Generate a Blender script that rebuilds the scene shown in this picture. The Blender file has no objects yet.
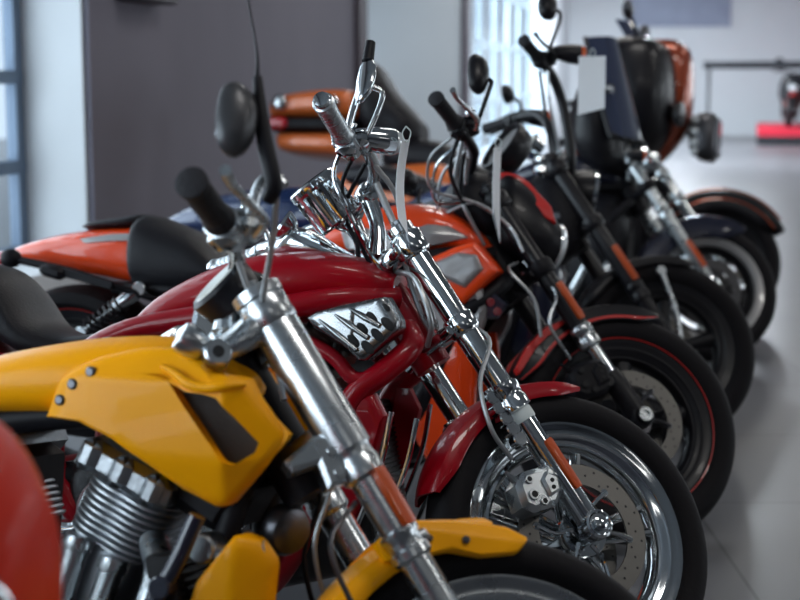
import bpy, bmesh, math, random
from mathutils import Vector, Matrix
random.seed(7)
R = math.radians
C = bpy.context.scene.collection
sin, cos, PI = math.sin, math.cos, math.pi

# ------------------------------------------------------------------ materials
def lin(c):
    c = c / 255.0
    return c / 12.92 if c <= 0.04045 else ((c + 0.055) / 1.055) ** 2.4
def rgb(r, g, b):
    return (lin(r), lin(g), lin(b), 1.0)
M = {}
def mat(name, col, rough=0.5, metal=0.0, coat=0.0, spec=0.5, emit=None, estr=0.0,
        bump=None, var=None, trans=0.0, alpha=1.0):
    m = bpy.data.materials.new(name)
    m.use_nodes = True
    nt = m.node_tree
    b = nt.nodes['Principled BSDF']
    b.inputs['Base Color'].default_value = col
    b.inputs['Roughness'].default_value = rough
    b.inputs['Metallic'].default_value = metal
    b.inputs['Coat Weight'].default_value = coat
    b.inputs['Coat Roughness'].default_value = 0.04
    b.inputs['Specular IOR Level'].default_value = spec
    b.inputs['Transmission Weight'].default_value = trans
    if emit:
        b.inputs['Emission Color'].default_value = emit
        b.inputs['Emission Strength'].default_value = estr
    tc = nt.nodes.new('ShaderNodeTexCoord')
    if bump:
        sc, st = bump
        n = nt.nodes.new('ShaderNodeTexNoise'); n.inputs['Scale'].default_value = sc
        n.inputs['Detail'].default_value = 3
        bp = nt.nodes.new('ShaderNodeBump'); bp.inputs['Strength'].default_value = st
        bp.inputs['Distance'].default_value = 0.01
        nt.links.new(tc.outputs['Object'], n.inputs['Vector'])
        nt.links.new(n.outputs['Fac'], bp.inputs['Height'])
        nt.links.new(bp.outputs['Normal'], b.inputs['Normal'])
    if var:
        sc, amt = var
        n = nt.nodes.new('ShaderNodeTexNoise'); n.inputs['Scale'].default_value = sc
        n.inputs['Detail'].default_value = 5
        rr = nt.nodes.new('ShaderNodeMapRange')
        rr.inputs['To Min'].default_value = max(0.0, rough - amt)
        rr.inputs['To Max'].default_value = min(1.0, rough + amt)
        nt.links.new(tc.outputs['Object'], n.inputs['Vector'])
        nt.links.new(n.outputs['Fac'], rr.inputs['Value'])
        nt.links.new(rr.outputs['Result'], b.inputs['Roughness'])
    M[name] = m
    return m

mat('chrome', (0.62, 0.65, 0.67, 1), 0.10, 1.0, var=(18, 0.05))
mat('satin', (0.50, 0.53, 0.55, 1), 0.28, 1.0, var=(25, 0.06))
mat('alloy', (0.36, 0.38, 0.40, 1), 0.36, 1.0, bump=(140, 0.08))
mat('disc', (0.13, 0.125, 0.118, 1), 0.42, 1.0, bump=(60, 0.05))
mat('steel_dark', (0.10, 0.10, 0.11, 1), 0.35, 0.9)
mat('fin_metal', (0.55, 0.57, 0.60, 1), 0.42, 1.0)
mat('graphite', (0.055, 0.055, 0.060, 1), 0.38, 0.4)
mat('scoop_metal', (0.30, 0.31, 0.32, 1), 0.26, 1.0, var=(30, 0.08))
mat('hole', (0.012, 0.012, 0.013, 1), 0.8)
mat('black', (0.007, 0.0065, 0.009, 1), 0.38, 0.0, spec=0.3, coat=0.06, var=(12, 0.06))
mat('satin_black', (0.007, 0.0065, 0.009, 1), 0.5, spec=0.18, var=(20, 0.08))
mat('engine_black', (0.012, 0.012, 0.014, 1), 0.42, 0.3, bump=(90, 0.15))
mat('rubber', (0.0075, 0.0065, 0.008, 1), 0.7, bump=(70, 0.12), spec=0.16)
mat('grip_rubber', (0.012, 0.011, 0.014, 1), 0.7, bump=(160, 0.3), spec=0.3)
mat('leather', (0.008, 0.0075, 0.011, 1), 0.5, bump=(180, 0.18), spec=0.3)
mat('mesh_grille', (0.050, 0.044, 0.040, 1), 0.6, 0.2, bump=(500, 0.5))
mat('amber', rgb(182, 70, 12), 0.4, 0.0, coat=0.2, spec=0.3)
mat('amber_lens', rgb(215, 90, 35), 0.25, coat=0.6)
mat('red_lens', rgb(190, 22, 40), 0.2, coat=0.8)
mat('lens', (0.62, 0.66, 0.68, 1), 0.12, 0.3, coat=1.0)
mat('mirror_glass', (0.55, 0.58, 0.6, 1), 0.03, 1.0)
mat('paper', rgb(248, 250, 253), 0.75, bump=(30, 0.1))
_nt = M['paper'].node_tree; _tl = _nt.nodes.new('ShaderNodeBsdfTranslucent'); _tl.inputs['Color'].default_value = (0.85, 0.88, 0.92, 1)
_ms = _nt.nodes.new('ShaderNodeMixShader'); _ms.inputs[0].default_value = 0.2
_out = [q for q in _nt.nodes if q.type == 'OUTPUT_MATERIAL'][0]
_nt.links.new(_nt.nodes['Principled BSDF'].outputs[0], _ms.inputs[1]); _nt.links.new(_tl.outputs[0], _ms.inputs[2]); _nt.links.new(_ms.outputs[0], _out.inputs[0])
mat('dial', rgb(215, 215, 205), 0.4, coat=0.8)
mat('yellow', rgb(252, 168, 0), 0.40, 0.0, coat=0.08, spec=0.18, var=(8, 0.05))
mat('red', rgb(152, 0, 20), 0.38, 0.0, coat=0.35, spec=0.18, var=(8, 0.05))
mat('red_frame', rgb(142, 0, 20), 0.38, 0.0, coat=0.35, spec=0.18, var=(8, 0.05))
mat('orange', rgb(238, 70, 8), 0.36, 0.0, coat=1.0, spec=0.3, var=(8, 0.05))
mat('stripe_red', rgb(196, 30, 26), 0.4, coat=0.3)
mat('grey_silver', rgb(150, 148, 148), 0.32, 0.4, coat=0.8)
mat('blue', rgb(22, 42, 82), 0.25, 0.2, coat=1.0)
mat('navy', rgb(18, 22, 44), 0.28, 0.2, coat=1.0)
mat('copper', rgb(150, 62, 30), 0.28, 0.45, coat=1.0)
mat('copper_orange', rgb(222, 112, 52), 0.32, 0.1, coat=0.9)
mat('rust_red', rgb(184, 34, 10), 0.40, 0.0, coat=0.06, spec=0.15, var=(6, 0.05))
mat('windshield', (0.03, 0.04, 0.08, 1), 0.06, 0.0, coat=1.0)
mat('cable_grey', (0.35, 0.36, 0.37, 1), 0.35, 0.7)
mat('white_clip', rgb(205, 214, 214), 0.5)

# ------------------------------------------------------------------ mesh builder
def catmull(pts, sub):
    P = [Vector(p) for p in pts]
    if len(P) < 3 or sub <= 1:
        return P
    out = []
    for i in range(len(P) - 1):
        p0 = P[i - 1] if i else P[0] * 2 - P[1]
        p1, p2 = P[i], P[i + 1]
        p3 = P[i + 2] if i + 2 < len(P) else P[-1] * 2 - P[-2]
        for k in range(sub):
            t = k / sub
            out.append(0.5 * ((2 * p1) + (p2 - p0) * t + (2 * p0 - 5 * p1 + 4 * p2 - p3) * t * t
                              + (3 * p1 - p0 - 3 * p2 + p3) * t ** 3))
    out.append(P[-1])
    return out
def catmull_n(rows, sub):
    if sub <= 1 or len(rows) < 3:
        return [list(r) for r in rows]
    n = len(rows[0]); out = []
    for i in range(len(rows) - 1):
        p1, p2 = rows[i], rows[i + 1]
        p0 = rows[i - 1] if i else [2 * a - b for a, b in zip(p1, p2)]
        p3 = rows[i + 2] if i + 2 < len(rows) else [2 * b - a for a, b in zip(p1, p2)]
        for k in range(sub):
            t = k / sub
            out.append([0.5 * (2 * p1[j] + (p2[j] - p0[j]) * t + (2 * p0[j] - 5 * p1[j] + 4 * p2[j] - p3[j]) * t * t
                               + (3 * p1[j] - p0[j] - 3 * p2[j] + p3[j]) * t ** 3) for j in range(n)])
    out.append(list(rows[-1]))
    return out
def frame_of(d):
    d = Vector(d).normalized()
    a = Vector((0, 0, 1)) if abs(d.z) < 0.9 else Vector((1, 0, 0))
    u = d.cross(a).normalized()
    return d, u, d.cross(u).normalized()

class MB:
    def __init__(self):
        self.v = []; self.f = []; self.mi = []; self.cur = 0
    def ring(self, pts):
        i = len(self.v); self.v += [tuple(p) for p in pts]
        return list(range(i, i + len(pts)))
    def face(self, idx):
        self.f.append(tuple(idx)); self.mi.append(self.cur)
    def bridge(self, a, b, closed=True):
        n = len(a)
        for i in range(n if closed else n - 1):
            j = (i + 1) % n
            self.face((a[i], a[j], b[j], b[i]))
    def loft(self, rings, caps=True, closed=True):
        rs = [self.ring(r) for r in rings]
        for a, b in zip(rs, rs[1:]):
            self.bridge(a, b, closed)
        if caps and closed:
            self.face(rs[0][::-1]); self.face(rs[-1])
        return self
    def tube(self, pts, r, n=10, sub=4, caps=True, flat=1.0):
        P = catmull(pts, sub if len(pts) > 2 else 1)
        rr = r if isinstance(r, (list, tuple)) else [r] * len(pts)
        if len(P) != len(rr):
            R2 = []
            for i in range(len(P)):
                t = i / (len(P) - 1) * (len(rr) - 1); k = min(int(t), len(rr) - 2); u = t - k
                R2.append(rr[k] * (1 - u) + rr[k + 1] * u)
            rr = R2
        rings = []; up = None
        for i, p in enumerate(P):
            d = (P[min(i + 1, len(P) - 1)] - P[max(i - 1, 0)])
            if d.length < 1e-9: d = Vector((0, 0, 1))
            d.normalize()
            if up is None:
                _, up, _ = frame_of(d)
            up = (up - d * up.dot(d))
            if up.length < 1e-6: _, up, _ = frame_of(d)
            up.normalize(); w = d.cross(up)
            rings.append([p + (up * cos(2 * PI * k / n) + w * sin(2 * PI * k / n) * flat) * rr[i] for k in range(n)])
        return self.loft(rings, caps)
    def lathe(self, prof, o=(0, 0, 0), axis=(0, 1, 0), n=28, caps=True, closed_prof=False, squash=None):
        d, u, w = frame_of(axis); o = Vector(o)
        sq = squash or (1, 1)
        rings = []
        for r, t in prof:
            r = max(r, 1e-4)
            rings.append([o + d * t + (u * cos(2 * PI * k / n) * sq[0] + w * sin(2 * PI * k / n) * sq[1]) * r for k in range(n)])
        rs = [self.ring(x) for x in rings]
        for a, b in zip(rs, rs[1:]):
            self.bridge(a, b)
        if closed_prof:
            self.bridge(rs[-1], rs[0])
        elif caps:
            self.face(rs[0][::-1]); self.face(rs[-1])
        return self
    def cyl(self, o, axis, r, l, n=16, ch=0.15):
        c = min(r, l) * ch
        return self.lathe([(r - c, 0), (r, c), (r, l - c), (r - c, l)], o, axis, n)
    def box(self, c, s, rot=None, bev=0.15):
        c = Vector(c); hx, hy, hz = [a / 2 for a in s]
        b = min(hx, hy, hz) * bev * 2
        b = min(b, min(hx, hy, hz) * 0.95)
        def oct_(x, y, z):   # rounded rectangle ring at height z
            return [(x, -y + b), (x, y - b), (x - b, y), (-x + b, y), (-x, y - b), (-x, -y + b), (-x + b, -y), (x - b, -y)]
        def mk(x, y, z):
            out = []
            for px, py in oct_(x, y, z):
                q = Vector((px, py, z))
                if rot is not None: q = rot @ q
                out.append(q + c)
            return out
        return self.loft([mk(hx - b, hy - b, -hz), mk(hx, hy, -hz + b), mk(hx, hy, hz - b), mk(hx - b, hy - b, hz)])
    def prism(self, poly, y0, y1, bev=0.004):
        # poly in (x, z); extruded across y with a chamfered edge
        n = len(poly)
        cx = sum(p[0] for p in poly) / n; cz = sum(p[1] for p in poly) / n
        def ins(d):
            out = []
            for i in range(n):
                a, p, c = Vector(poly[i - 1]), Vector(poly[i]), Vector(poly[(i + 1) % n])
                e1 = (p - a).normalized(); e2 = (c - p).normalized()
                n1 = Vector((-e1.y, e1.x)); n2 = Vector((-e2.y, e2.x))
                bb = (n1 + n2)
                if bb.length < 1e-4: bb = n1
                bb.normalize()
                k = d / max(0.4, bb.dot(n1))
                q = p + bb * k
                out.append(q)
            return out
        area = sum(poly[i][0] * poly[(i + 1) % n][1] - poly[(i + 1) % n][0] * poly[i][1] for i in range(n))
        if area < 0:
            poly = poly[::-1]
        s = 1 if y1 > y0 else -1
        i0 = ins(bev)
        A = [(p.x, y0, p.y) for p in i0]; B = [(p[0], y0 + s * bev, p[1]) for p in poly]
        D = [(p[0], y1 - s * bev, p[1]) for p in poly]; E = [(p.x, y1, p.y) for p in i0]
        return self.loft([A, B, D, E])
    def ellipsoid(self, c, r, rot=None, n=20, m=12):
        c = Vector(c); rings = []
        for i in range(1, m):
            a = PI * i / m
            row = []
            for k in range(n):
                b = 2 * PI * k / n
                q = Vector((r[0] * sin(a) * cos(b), r[1] * sin(a) * sin(b), r[2] * cos(a)))
                if rot is not None: q = rot @ q
                row.append(c + q)
            rings.append(row)
        return self.loft(rings)
    def superloft(self, secs, n=24, sub=3, exp=2.5):
        # secs: (x, z bottom, z top, half width[, y shift]) along x
        rows = catmull_n([list(s) + [0] * (5 - len(s)) for s in secs], sub)
        rings = []
        for x, zb, zt, w, ys in rows:
            zm, h = (zb + zt) / 2, max((zt - zb) / 2, 0.001); w = max(w, 0.001)
            rr = []
            for k in range(n):
                a = 2 * PI * k / n; ca, sa = cos(a), sin(a)
                rr.append((x, ys + w * math.copysign(abs(ca) ** (2 / exp), ca), zm + h * math.copysign(abs(sa) ** (2 / exp), sa)))
            rings.append(rr)
        return self.loft(rings)
    def panel(self, outer, yf, back, inner=None, n=72, steps=6, bev=0.012, recess=None, grille=None):
        # a curved body panel seen from the side: outline in (x, z), surface y = yf(x, z), turned edge going back
        def resample(poly, n, start=0):
            L = [0]
            q = poly + [poly[0]]
            for a, b in zip(q, q[1:]):
                L.append(L[-1] + math.dist(a, b))
            out = []
            for k in range(n):
                t = L[-1] * k / n; i = 0
                while L[i + 1] < t: i += 1
                u = (t - L[i]) / max(L[i + 1] - L[i], 1e-9)
                out.append((q[i][0] * (1 - u) + q[i + 1][0] * u, q[i][1] * (1 - u) + q[i + 1][1] * u))
            return out
        O = resample(outer, n)
        cx = sum(p[0] for p in O) / n; cz = sum(p[1] for p in O) / n
        if inner:
            I = resample(inner, n)
            ic = (sum(p[0] for p in I) / n, sum(p[1] for p in I) / n)
            best = min(range(n), key=lambda k: sum(math.dist((O[j][0] - cx, O[j][1] - cz), (3 * (I[(j + k) % n][0] - ic[0]), 2 * (I[(j + k) % n][1] - ic[1]))) for j in range(0, n, 4)))
            I = [I[(j + best) % n] for j in range(n)]
        else:
            I = [(cx + (p[0] - cx) * 0.03, cz + (p[1] - cz) * 0.03) for p in O]
        s = 1 if back > yf(cx, cz) else -1
        def lerp(t): return [(o[0] * (1 - t) + i[0] * t, o[1] * (1 - t) + i[1] * t) for o, i in zip(O, I)]
        rings = [[(p[0], back, p[1]) for p in O], [(p[0], yf(*p) + s * bev, p[1]) for p in O]]
        mid = []
        for o, i in zip(O, I):
            d = math.dist(o, i); t = min(0.3, bev * 0.35 / max(d, 1e-6))
            mid.append((o[0] * (1 - t) + i[0] * t, o[1] * (1 - t) + i[1] * t))
        rings.append([(p[0], yf(*p) + s * bev * 0.35, p[1]) for p in mid])
        t0 = []
        for o, i in zip(O, I):
            d = math.dist(o, i); t0.append(min(0.4, bev * 1.1 / max(d, 1e-6)))
        for k in range(steps + 1):
            row = []
            for o, i, tt in zip(O, I, t0):
                t = tt + (1 - tt) * k / steps
                p = (o[0] * (1 - t) + i[0] * t, o[1] * (1 - t) + i[1] * t)
                row.append((p[0], yf(*p), p[1]))
            rings.append(row)
        if recess:
            rings.append([(p[0], yf(*p) + s * recess, p[1]) for p in I])
        rs = [self.ring(r) for r in rings]
        for a, b in zip(rs, rs[1:]):
            self.bridge(a, b)
        self.face(rs[0][::-1])
        if recess and grille is not None:
            c0 = self.cur; self.cur = grille; self.face(rs[-1]); self.cur = c0
        else:
            self.face(rs[-1])
        return self
    def mirror_y(self):
        n = len(self.v); f0 = list(self.f); m0 = list(self.mi)
        self.v += [(x, -y, z) for x, y, z in self.v]
        for f, m in zip(f0, m0):
            self.f.append(tuple(i + n for i in reversed(f))); self.mi.append(m)
        return self
    def build(self, name, mats, parent=None, xf=None, smooth=38):
        if not isinstance(mats, (list, tuple)): mats = [mats]
        me = bpy.data.meshes.new(name)
        vv = [xf(Vector(p)) for p in self.v] if xf else self.v
        me.from_pydata([tuple(p) for p in vv], [], self.f)
        for k in mats: me.materials.append(M[k])
        bm = bmesh.new(); bm.from_mesh(me)
        for i, f in enumerate(bm.faces):
            f.material_index = self.mi[i]; f.smooth = True
        bmesh.ops.recalc_face_normals(bm, faces=bm.faces)
        lim = R(smooth)
        for e in bm.edges:
            if len(e.link_faces) == 2 and e.calc_face_angle(0) > lim:
                e.smooth = False
        bm.to_mesh(me); bm.free()
        o = bpy.data.objects.new(name, me); C.objects.link(o)
        if parent is not None: o.parent = parent
        return o

def tag(o, label, cat, group=None):
    o['label'] = label; o['category'] = cat
    if group: o['group'] = group
    return o
def struct(o):
    o['kind'] = 'structure'; return o

# ------------------------------------------------------------------ motorcycle building blocks
RAKE = R(36)
U = Vector((-sin(RAKE), 0, cos(RAKE)))
PERP = Vector((cos(RAKE), 0, sin(RAKE)))
AXLE = Vector((0, 0, 0.33))
def onfork(s, y=0.0, fwd=0.0):
    return AXLE + U * s + PERP * fwd + Vector((0, y, 0))

class Bike:
    def __init__(self, name, label, pose, steer, wb=1.70, r=0.33, group='motorcycles parked in a row', cat='motorcycle'):
        o = bpy.data.objects.new(name, None); C.objects.link(o)
        X, Y, a, l = pose[:4]
        o.location = (X, Y, pose[4] if len(pose) > 4 else 0); o.rotation_euler = (-l, 0, -a)
        o.empty_display_size = 0.2
        tag(o, label, cat, group)
        self.o = o; self.st = steer; self.wb = wb; self.r = r
        rot = Matrix.Rotation(steer, 3, U); A = AXLE - PERP * 0.05
        self.F = lambda p: A + rot @ (Vector(p) - A)
        self.mw = Matrix.Translation((X, Y, o.location.z)) @ Matrix.Rotation(-a, 4, 'Z') @ Matrix.Rotation(-l, 4, 'X')
    def world(self, p, front=True):
        return self.mw @ (self.F(p) if front else Vector(p))
    def p(self, name, mb, m, parent=None, front=False, label=None, smooth=38):
        q = mb.build(name, m, parent or self.o, self.F if front else None, smooth)
        if label: q['label'] = label
        return q

def wheel(B, cx, front, r=0.33, rim=0.245, w=0.12, rim_m='chrome', tyre_m='rubber', spokes=5, stripe=None, stripe_label='thin red stripe around the rim', stripe_w=1.0,
          disc=(-1,), disc_r=0.148, disc_m='disc', style='twin', z=None):
    z = r if z is None else z
    o = Vector((cx, 0, z)); ax = (0, 1, 0)
    nm = 'front_wheel' if front else 'rear_wheel'
    h = w / 2
    mb = MB()
    lip = rim + 0.010
    mb.lathe([(rim - 0.050, -h * 0.24), (rim - 0.048, -h * 0.34), (rim - 0.040, -h * 0.46), (rim - 0.034, -h * 0.44), (rim - 0.028, -h * 0.52), (rim - 0.020, -h * 0.54), (rim - 0.015, -h * 0.62), (rim - 0.006, -h * 0.63), (rim + 0.002, -h * 0.70), (lip, -h * 0.72), (lip + 0.004, -h * 0.66), (lip - 0.004, -h * 0.58),
              (rim - 0.020, -h * 0.44), (rim - 0.024, -h * 0.30), (rim - 0.036, -h * 0.27), (rim - 0.038, -h * 0.1), (rim - 0.038, h * 0.1), (rim - 0.036, h * 0.27), (rim - 0.024, h * 0.30), (rim - 0.020, h * 0.44), (lip - 0.004, h * 0.58), (lip + 0.004, h * 0.66), (lip, h * 0.72),
              (rim - 0.012, h * 0.62), (rim - 0.032, h * 0.54), (rim - 0.036, h * 0.42), (rim - 0.048, h * 0.34), (rim - 0.050, h * 0.24), (rim - 0.052, 0)], o, ax, 72, closed_prof=True)
    hubr = 0.046
    mb.lathe([(0.012, -h * 0.95), (0.032, -h * 0.95), (0.036, -h * 0.8), (hubr, -h * 0.6), (hubr, h * 0.6), (0.036, h * 0.8), (0.032, h * 0.95), (0.012, h * 0.95)], o, ax, 28)
    def arm(a, r0, r1, w0, w1, d0, d1, off0=0, off1=0):
        u = Vector((cos(a), 0, sin(a))); t = Vector((-sin(a), 0, cos(a))); y = Vector((0, 1, 0))
        rings = []
        for rr, ww, dd, of in ((r0, w0, d0, off0), ((r0 + r1) / 2, (w0 + w1) / 2 * 0.86, (d0 + d1) / 2, (off0 + off1) / 2), (r1, w1, d1, off1)):
            c = o + u * rr + t * of
            rings.append([c + t * ww * cos(k * PI / 5) + y * dd * sin(k * PI / 5) for k in range(10)])
        mb.loft(rings)
    for k in range(spokes):
        a = 2 * PI * k / spokes + 0.35
        if style == 'twin':
            for s in (-1, 1):
                arm(a, 0.035, rim - 0.03, 0.011, 0.013, 0.020, 0.022, s * 0.012, s * 0.030)
        elif style == 'slab':
            arm(a, 0.03, rim - 0.03, 0.022, 0.034, 0.020, 0.024)
        else:
            arm(a, 0.03, rim - 0.03, 0.007, 0.008, 0.012, 0.012)
    W = B.p(nm, mb, rim_m, front=front)
    t = MB()
    k = r - rim
    prof = [(lip - 0.006, -h * 0.60), (lip + 0.004, -h * 0.80), (rim + k * 0.32, -h * 0.97), (rim + k * 0.5, -h), (rim + k * 0.68, -h * 0.95), (rim + k * 0.84, -h * 0.74),
            (rim + k * 0.93, -h * 0.45), (r - 0.001, -h * 0.2), (r, 0)]
    prof = prof + [(a, -b) for a, b in prof[-2::-1]]
    t.lathe(prof + [(rim - 0.02, 0)], o, ax, 80, closed_prof=True)
    T = B.p('tyre', t, tyre_m, W, front)
    if stripe:
        s = MB()
        for sg in (-1, 1):
            if stripe_w > 1.5:
                s.lathe([(rim - 0.024, sg * h * 0.58), (rim - 0.022, sg * h * 0.72), (lip - 0.006, sg * h * 0.86), (lip + 0.004, sg * h * 0.88), (lip + 0.006, sg * h * 0.70)], o, ax, 80, closed_prof=True)
                continue
            s.lathe([(lip + 0.002, sg * h * 0.74), (lip + 0.003, sg * h * 0.80), (lip + 0.009 * stripe_w, sg * h * 0.83), (lip + 0.010 * stripe_w, sg * h * 0.76)], o, ax, 80, closed_prof=True)
        B.p('rim_stripe', s, stripe, W, front, label=stripe_label)
    for sg in disc:
        d = MB()
        y = sg * (h * 0.72 + 0.018)
        wd = disc_r * 0.30
        d.lathe([(disc_r - wd, y - 0.0025), (disc_r - 0.001, y - 0.0025), (disc_r, y), (disc_r - 0.001, y + 0.0025), (disc_r - wd, y + 0.0025)], o, ax, 60, closed_prof=True)
        d.cur = 2
        for q in range(6):       # carrier arms
            a = 2 * PI * q / 6
            u = Vector((cos(a), 0, sin(a))); tt = Vector((-sin(a), 0, cos(a)))
            c0 = o + Vector((0, y, 0))
            d.tube([c0 + u * 0.03, c0 + u * (disc_r * 0.45) + tt * 0.010, c0 + u * (disc_r - wd + 0.006)], [0.014, 0.009, 0.012], 8, 3, flat=0.5)
            d.cyl(c0 + u * (disc_r - wd + 0.004) - Vector((0, 0.005, 0)), ax, 0.009, 0.010, 10)
        d.lathe([(0.020, y - 0.008), (0.052, y - 0.006), (0.055, y), (0.052, y + 0.006), (0.020, y + 0.008)], o, ax, 28)
        for q in range(6):
            a = 2 * PI * q / 6 + 0.26
            d.cyl(o + Vector((cos(a) * 0.041, y - 0.012, sin(a) * 0.041)), ax, 0.006, 0.024, 8)
        d.cur = 1
        for row, (rr, cnt, ph) in enumerate(((disc_r - wd * 0.25, 14, 0), (disc_r - wd * 0.52, 14, 0.15), (disc_r - wd * 0.78, 14, 0.30))):
            for q in range(cnt):
                a = 2 * PI * q / cnt + ph
                d.cyl(o + Vector((cos(a) * rr, y - 0.0029, sin(a) * rr)), ax, 0.0030, 0.0058, 8)
        B.p('brake_disc', d, [disc_m, 'hole', rim_m if rim_m != 'black' else 'steel_dark'], W, front)
    return W

def caliper(B, front, c, s, m='satin', side=-1, rot=0.0, y=None):
    # c: centre (x, z); s: size
    cr, sr = cos(rot), sin(rot)
    def T(a, b): return (c[0] + s * (a * cr - b * sr), c[1] + s * (a * sr + b * cr))
    y0 = side * 0.040 if y is None else y
    mb = MB()
    poly = [T(*q) for q in ((-1, -0.55), (-0.6, -0.85), (0.5, -0.80), (0.95, -0.35), (1.0, 0.4), (0.6, 0.85), (-0.5, 0.80), (-1.0, 0.35))]
    mb.prism(poly, y0, y0 + side * 0.075, 0.012)
    for q, rr in (((-0.45, -0.2), 0.17), ((-0.45, 0.42), 0.13), ((-0.30, 0.1), 0.0), ((0.55, 0.5), 0.10), ((-0.1, -0.55), 0.13)):
        if rr:
            x, z = T(*q)
            mb.cyl((x, y0 + side * 0.073, z), (0, side, 0), s * rr * 1.35, 0.007, 14)
    mb.prism([T(*q) for q in ((0.15, -0.45), (0.75, -0.3), (0.8, 0.3), (0.35, 0.6), (0.05, 0.3))], y0 + side * 0.070, y0 + side * 0.084, 0.006)
    mb.cur = 1
    for q, rr in (((-0.45, -0.2), 0.17), ((-0.45, 0.42), 0.13), ((-0.1, -0.55), 0.13)):
        x, z = T(*q)
        mb.cyl((x, y0 + side * 0.0785, z), (0, side, 0), s * rr * 0.8, 0.0025, 12)
    for q in ((0.42, -0.12), (0.46, 0.16)):
        x, z = T(*q); mb.cyl((x, y0 + side * 0.083, z), (0, side, 0), s * 0.09, 0.003, 12)
    mb.cur = 0
    # lug and bleed nipple
    mb.tube([(T(0.6, 0.7)[0], y0 + side * 0.03, T(0.6, 0.7)[1]), (T(1.2, 0.9)[0], y0 + side * 0.03, T(1.2, 0.9)[1])], 0.013, 10)
    mb.tube([(T(-0.8, 0.6)[0], y0 + side * 0.05, T(-0.8, 0.6)[1]), (T(-1.15, 0.95)[0], y0 + side * 0.06, T(-1.15, 0.95)[1])], [0.008, 0.004], 8)
    return B.p('brake_caliper', mb, [m, 'hole'], front=front)

def fork(B, top=0.77, joint=0.34, r_up=0.029, r_lo=0.026, m_up='chrome', m_lo='chrome', y=0.105, refl=(0.09, 0.22), collar=0.038,
         m_collar=None, refl_face=-0.35, refl_w=1.0, inner=None, boss='chrome', mids=None):
    for sg in (-1, 1):
        mb = MB(); ax = U
        o = AXLE + Vector((0, sg * y, 0))
        lo = [(r_lo * 0.75, -0.01), (r_lo, 0.02), (r_lo, joint - 0.035)]
        mb.lathe(lo + [(r_lo, joint)], o, ax, 26)
        g = MB()
        mb.cur = 1
        mb.lathe([(r_up, joint), (r_up, top), (r_up * 0.9, top + 0.006)], o, ax, 26)
        mb.cur = 2
        mb.lathe([(r_lo, joint - 0.05), (collar, joint - 0.044), (collar, joint - 0.022), (collar * 0.93, joint - 0.018), (collar * 0.93, joint - 0.004), (collar, joint), (collar, joint + 0.014), (r_up, joint + 0.022)], o, ax, 26)
        if inner:
            mb.cur = 3
            mb.lathe([(inner[0], inner[1]), (inner[0], inner[2])], o, ax, 24)
        L = B.p('fork_leg', mb, [m_lo, m_up, m_collar or m_lo, 'steel_dark'], front=True)
        b = MB()
        b.lathe([(0.018, -sg * 0.014), (0.030, -sg * 0.012), (0.032, sg * 0.014), (0.031, sg * 0.030), (0.026, sg * 0.033), (0.022, sg * 0.029), (0.016, sg * 0.029)], o, (0, 1, 0), 22)
        b.lathe([(0.016, sg * 0.030), (0.016, sg * 0.038), (0.010, sg * 0.041)], o, (0, 1, 0), 8)
        B.p('axle_cap', b, boss, L, True)
        c = MB()
        c.lathe([(r_up + 0.004, top - 0.004), (r_up + 0.004, top + 0.012), (r_up * 0.6, top + 0.018)], o, ax, 22)
        c.cyl(o + U * (top + 0.016), U, 0.011, 0.012, 8)
        B.p('fork_cap', c, m_up, L, True)
        if refl:
            q = MB()
            n = (Vector((0, sg, 0)) * cos(refl_face) + PERP * -sin(refl_face) ).normalized()
            t = U.cross(n).normalized()
            rings = []
            rad = r_lo if refl[1] < joint else r_up
            for s in (refl[0], refl[0] + 0.006, refl[1] - 0.006, refl[1]):
                hw = (0.013 if s not in (refl[0], refl[1]) else 0.010) * refl_w
                base = o + U * s
                rings.append([base + t * hw + n * (rad - 0.006), base + t * hw + n * (rad + 0.003), base + t * hw * 0.6 + n * (rad + 0.006), base - t * hw * 0.6 + n * (rad + 0.006), base - t * hw + n * (rad + 0.003), base - t * hw + n * (rad - 0.006)])
            q.loft(rings)
            B.p('reflector', q, 'amber', L, True, label='amber side reflector')

def clamp(B, s, name, m='chrome', r=0.037, thick=0.045, y=0.105, back=0.05, lug=True):
    mb = MB()
    for sg in (-1, 1):
        o = onfork(s, sg * y)
        mb.lathe([(r, -thick / 2), (r + 0.004, -thick / 2 + 0.006), (r + 0.004, thick / 2 - 0.006), (r, thick / 2)], o, U, 24)
        if lug:
            a = onfork(s, sg * (y - 0.01), -0.036)
            mb.cyl(a + Vector((0, sg * 0.022, 0)), (0, -sg, 0), 0.011, 0.040, 10)
    rings = []
    for yy, bk, w in ((-y, 0.0, 0.026), (-y * 0.5, -back * 0.6, 0.036), (0, -back, 0.044), (y * 0.5, -back * 0.6, 0.036), (y, 0, 0.026)):
        c = onfork(s, yy, bk)
        rings.append([c + PERP * w * cos(k * PI / 6) + U * thick * 0.42 * math.copysign(abs(sin(k * PI / 6)) ** 0.5, sin(k * PI / 6)) for k in range(12)])
    mb.loft(rings)
    mb.lathe([(0.020, -thick * 0.6), (0.020, thick * 0.62), (0.012, thick * 0.75)], onfork(s, 0, -back), U, 16)
    return B.p(name, mb, m, front=True)

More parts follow.
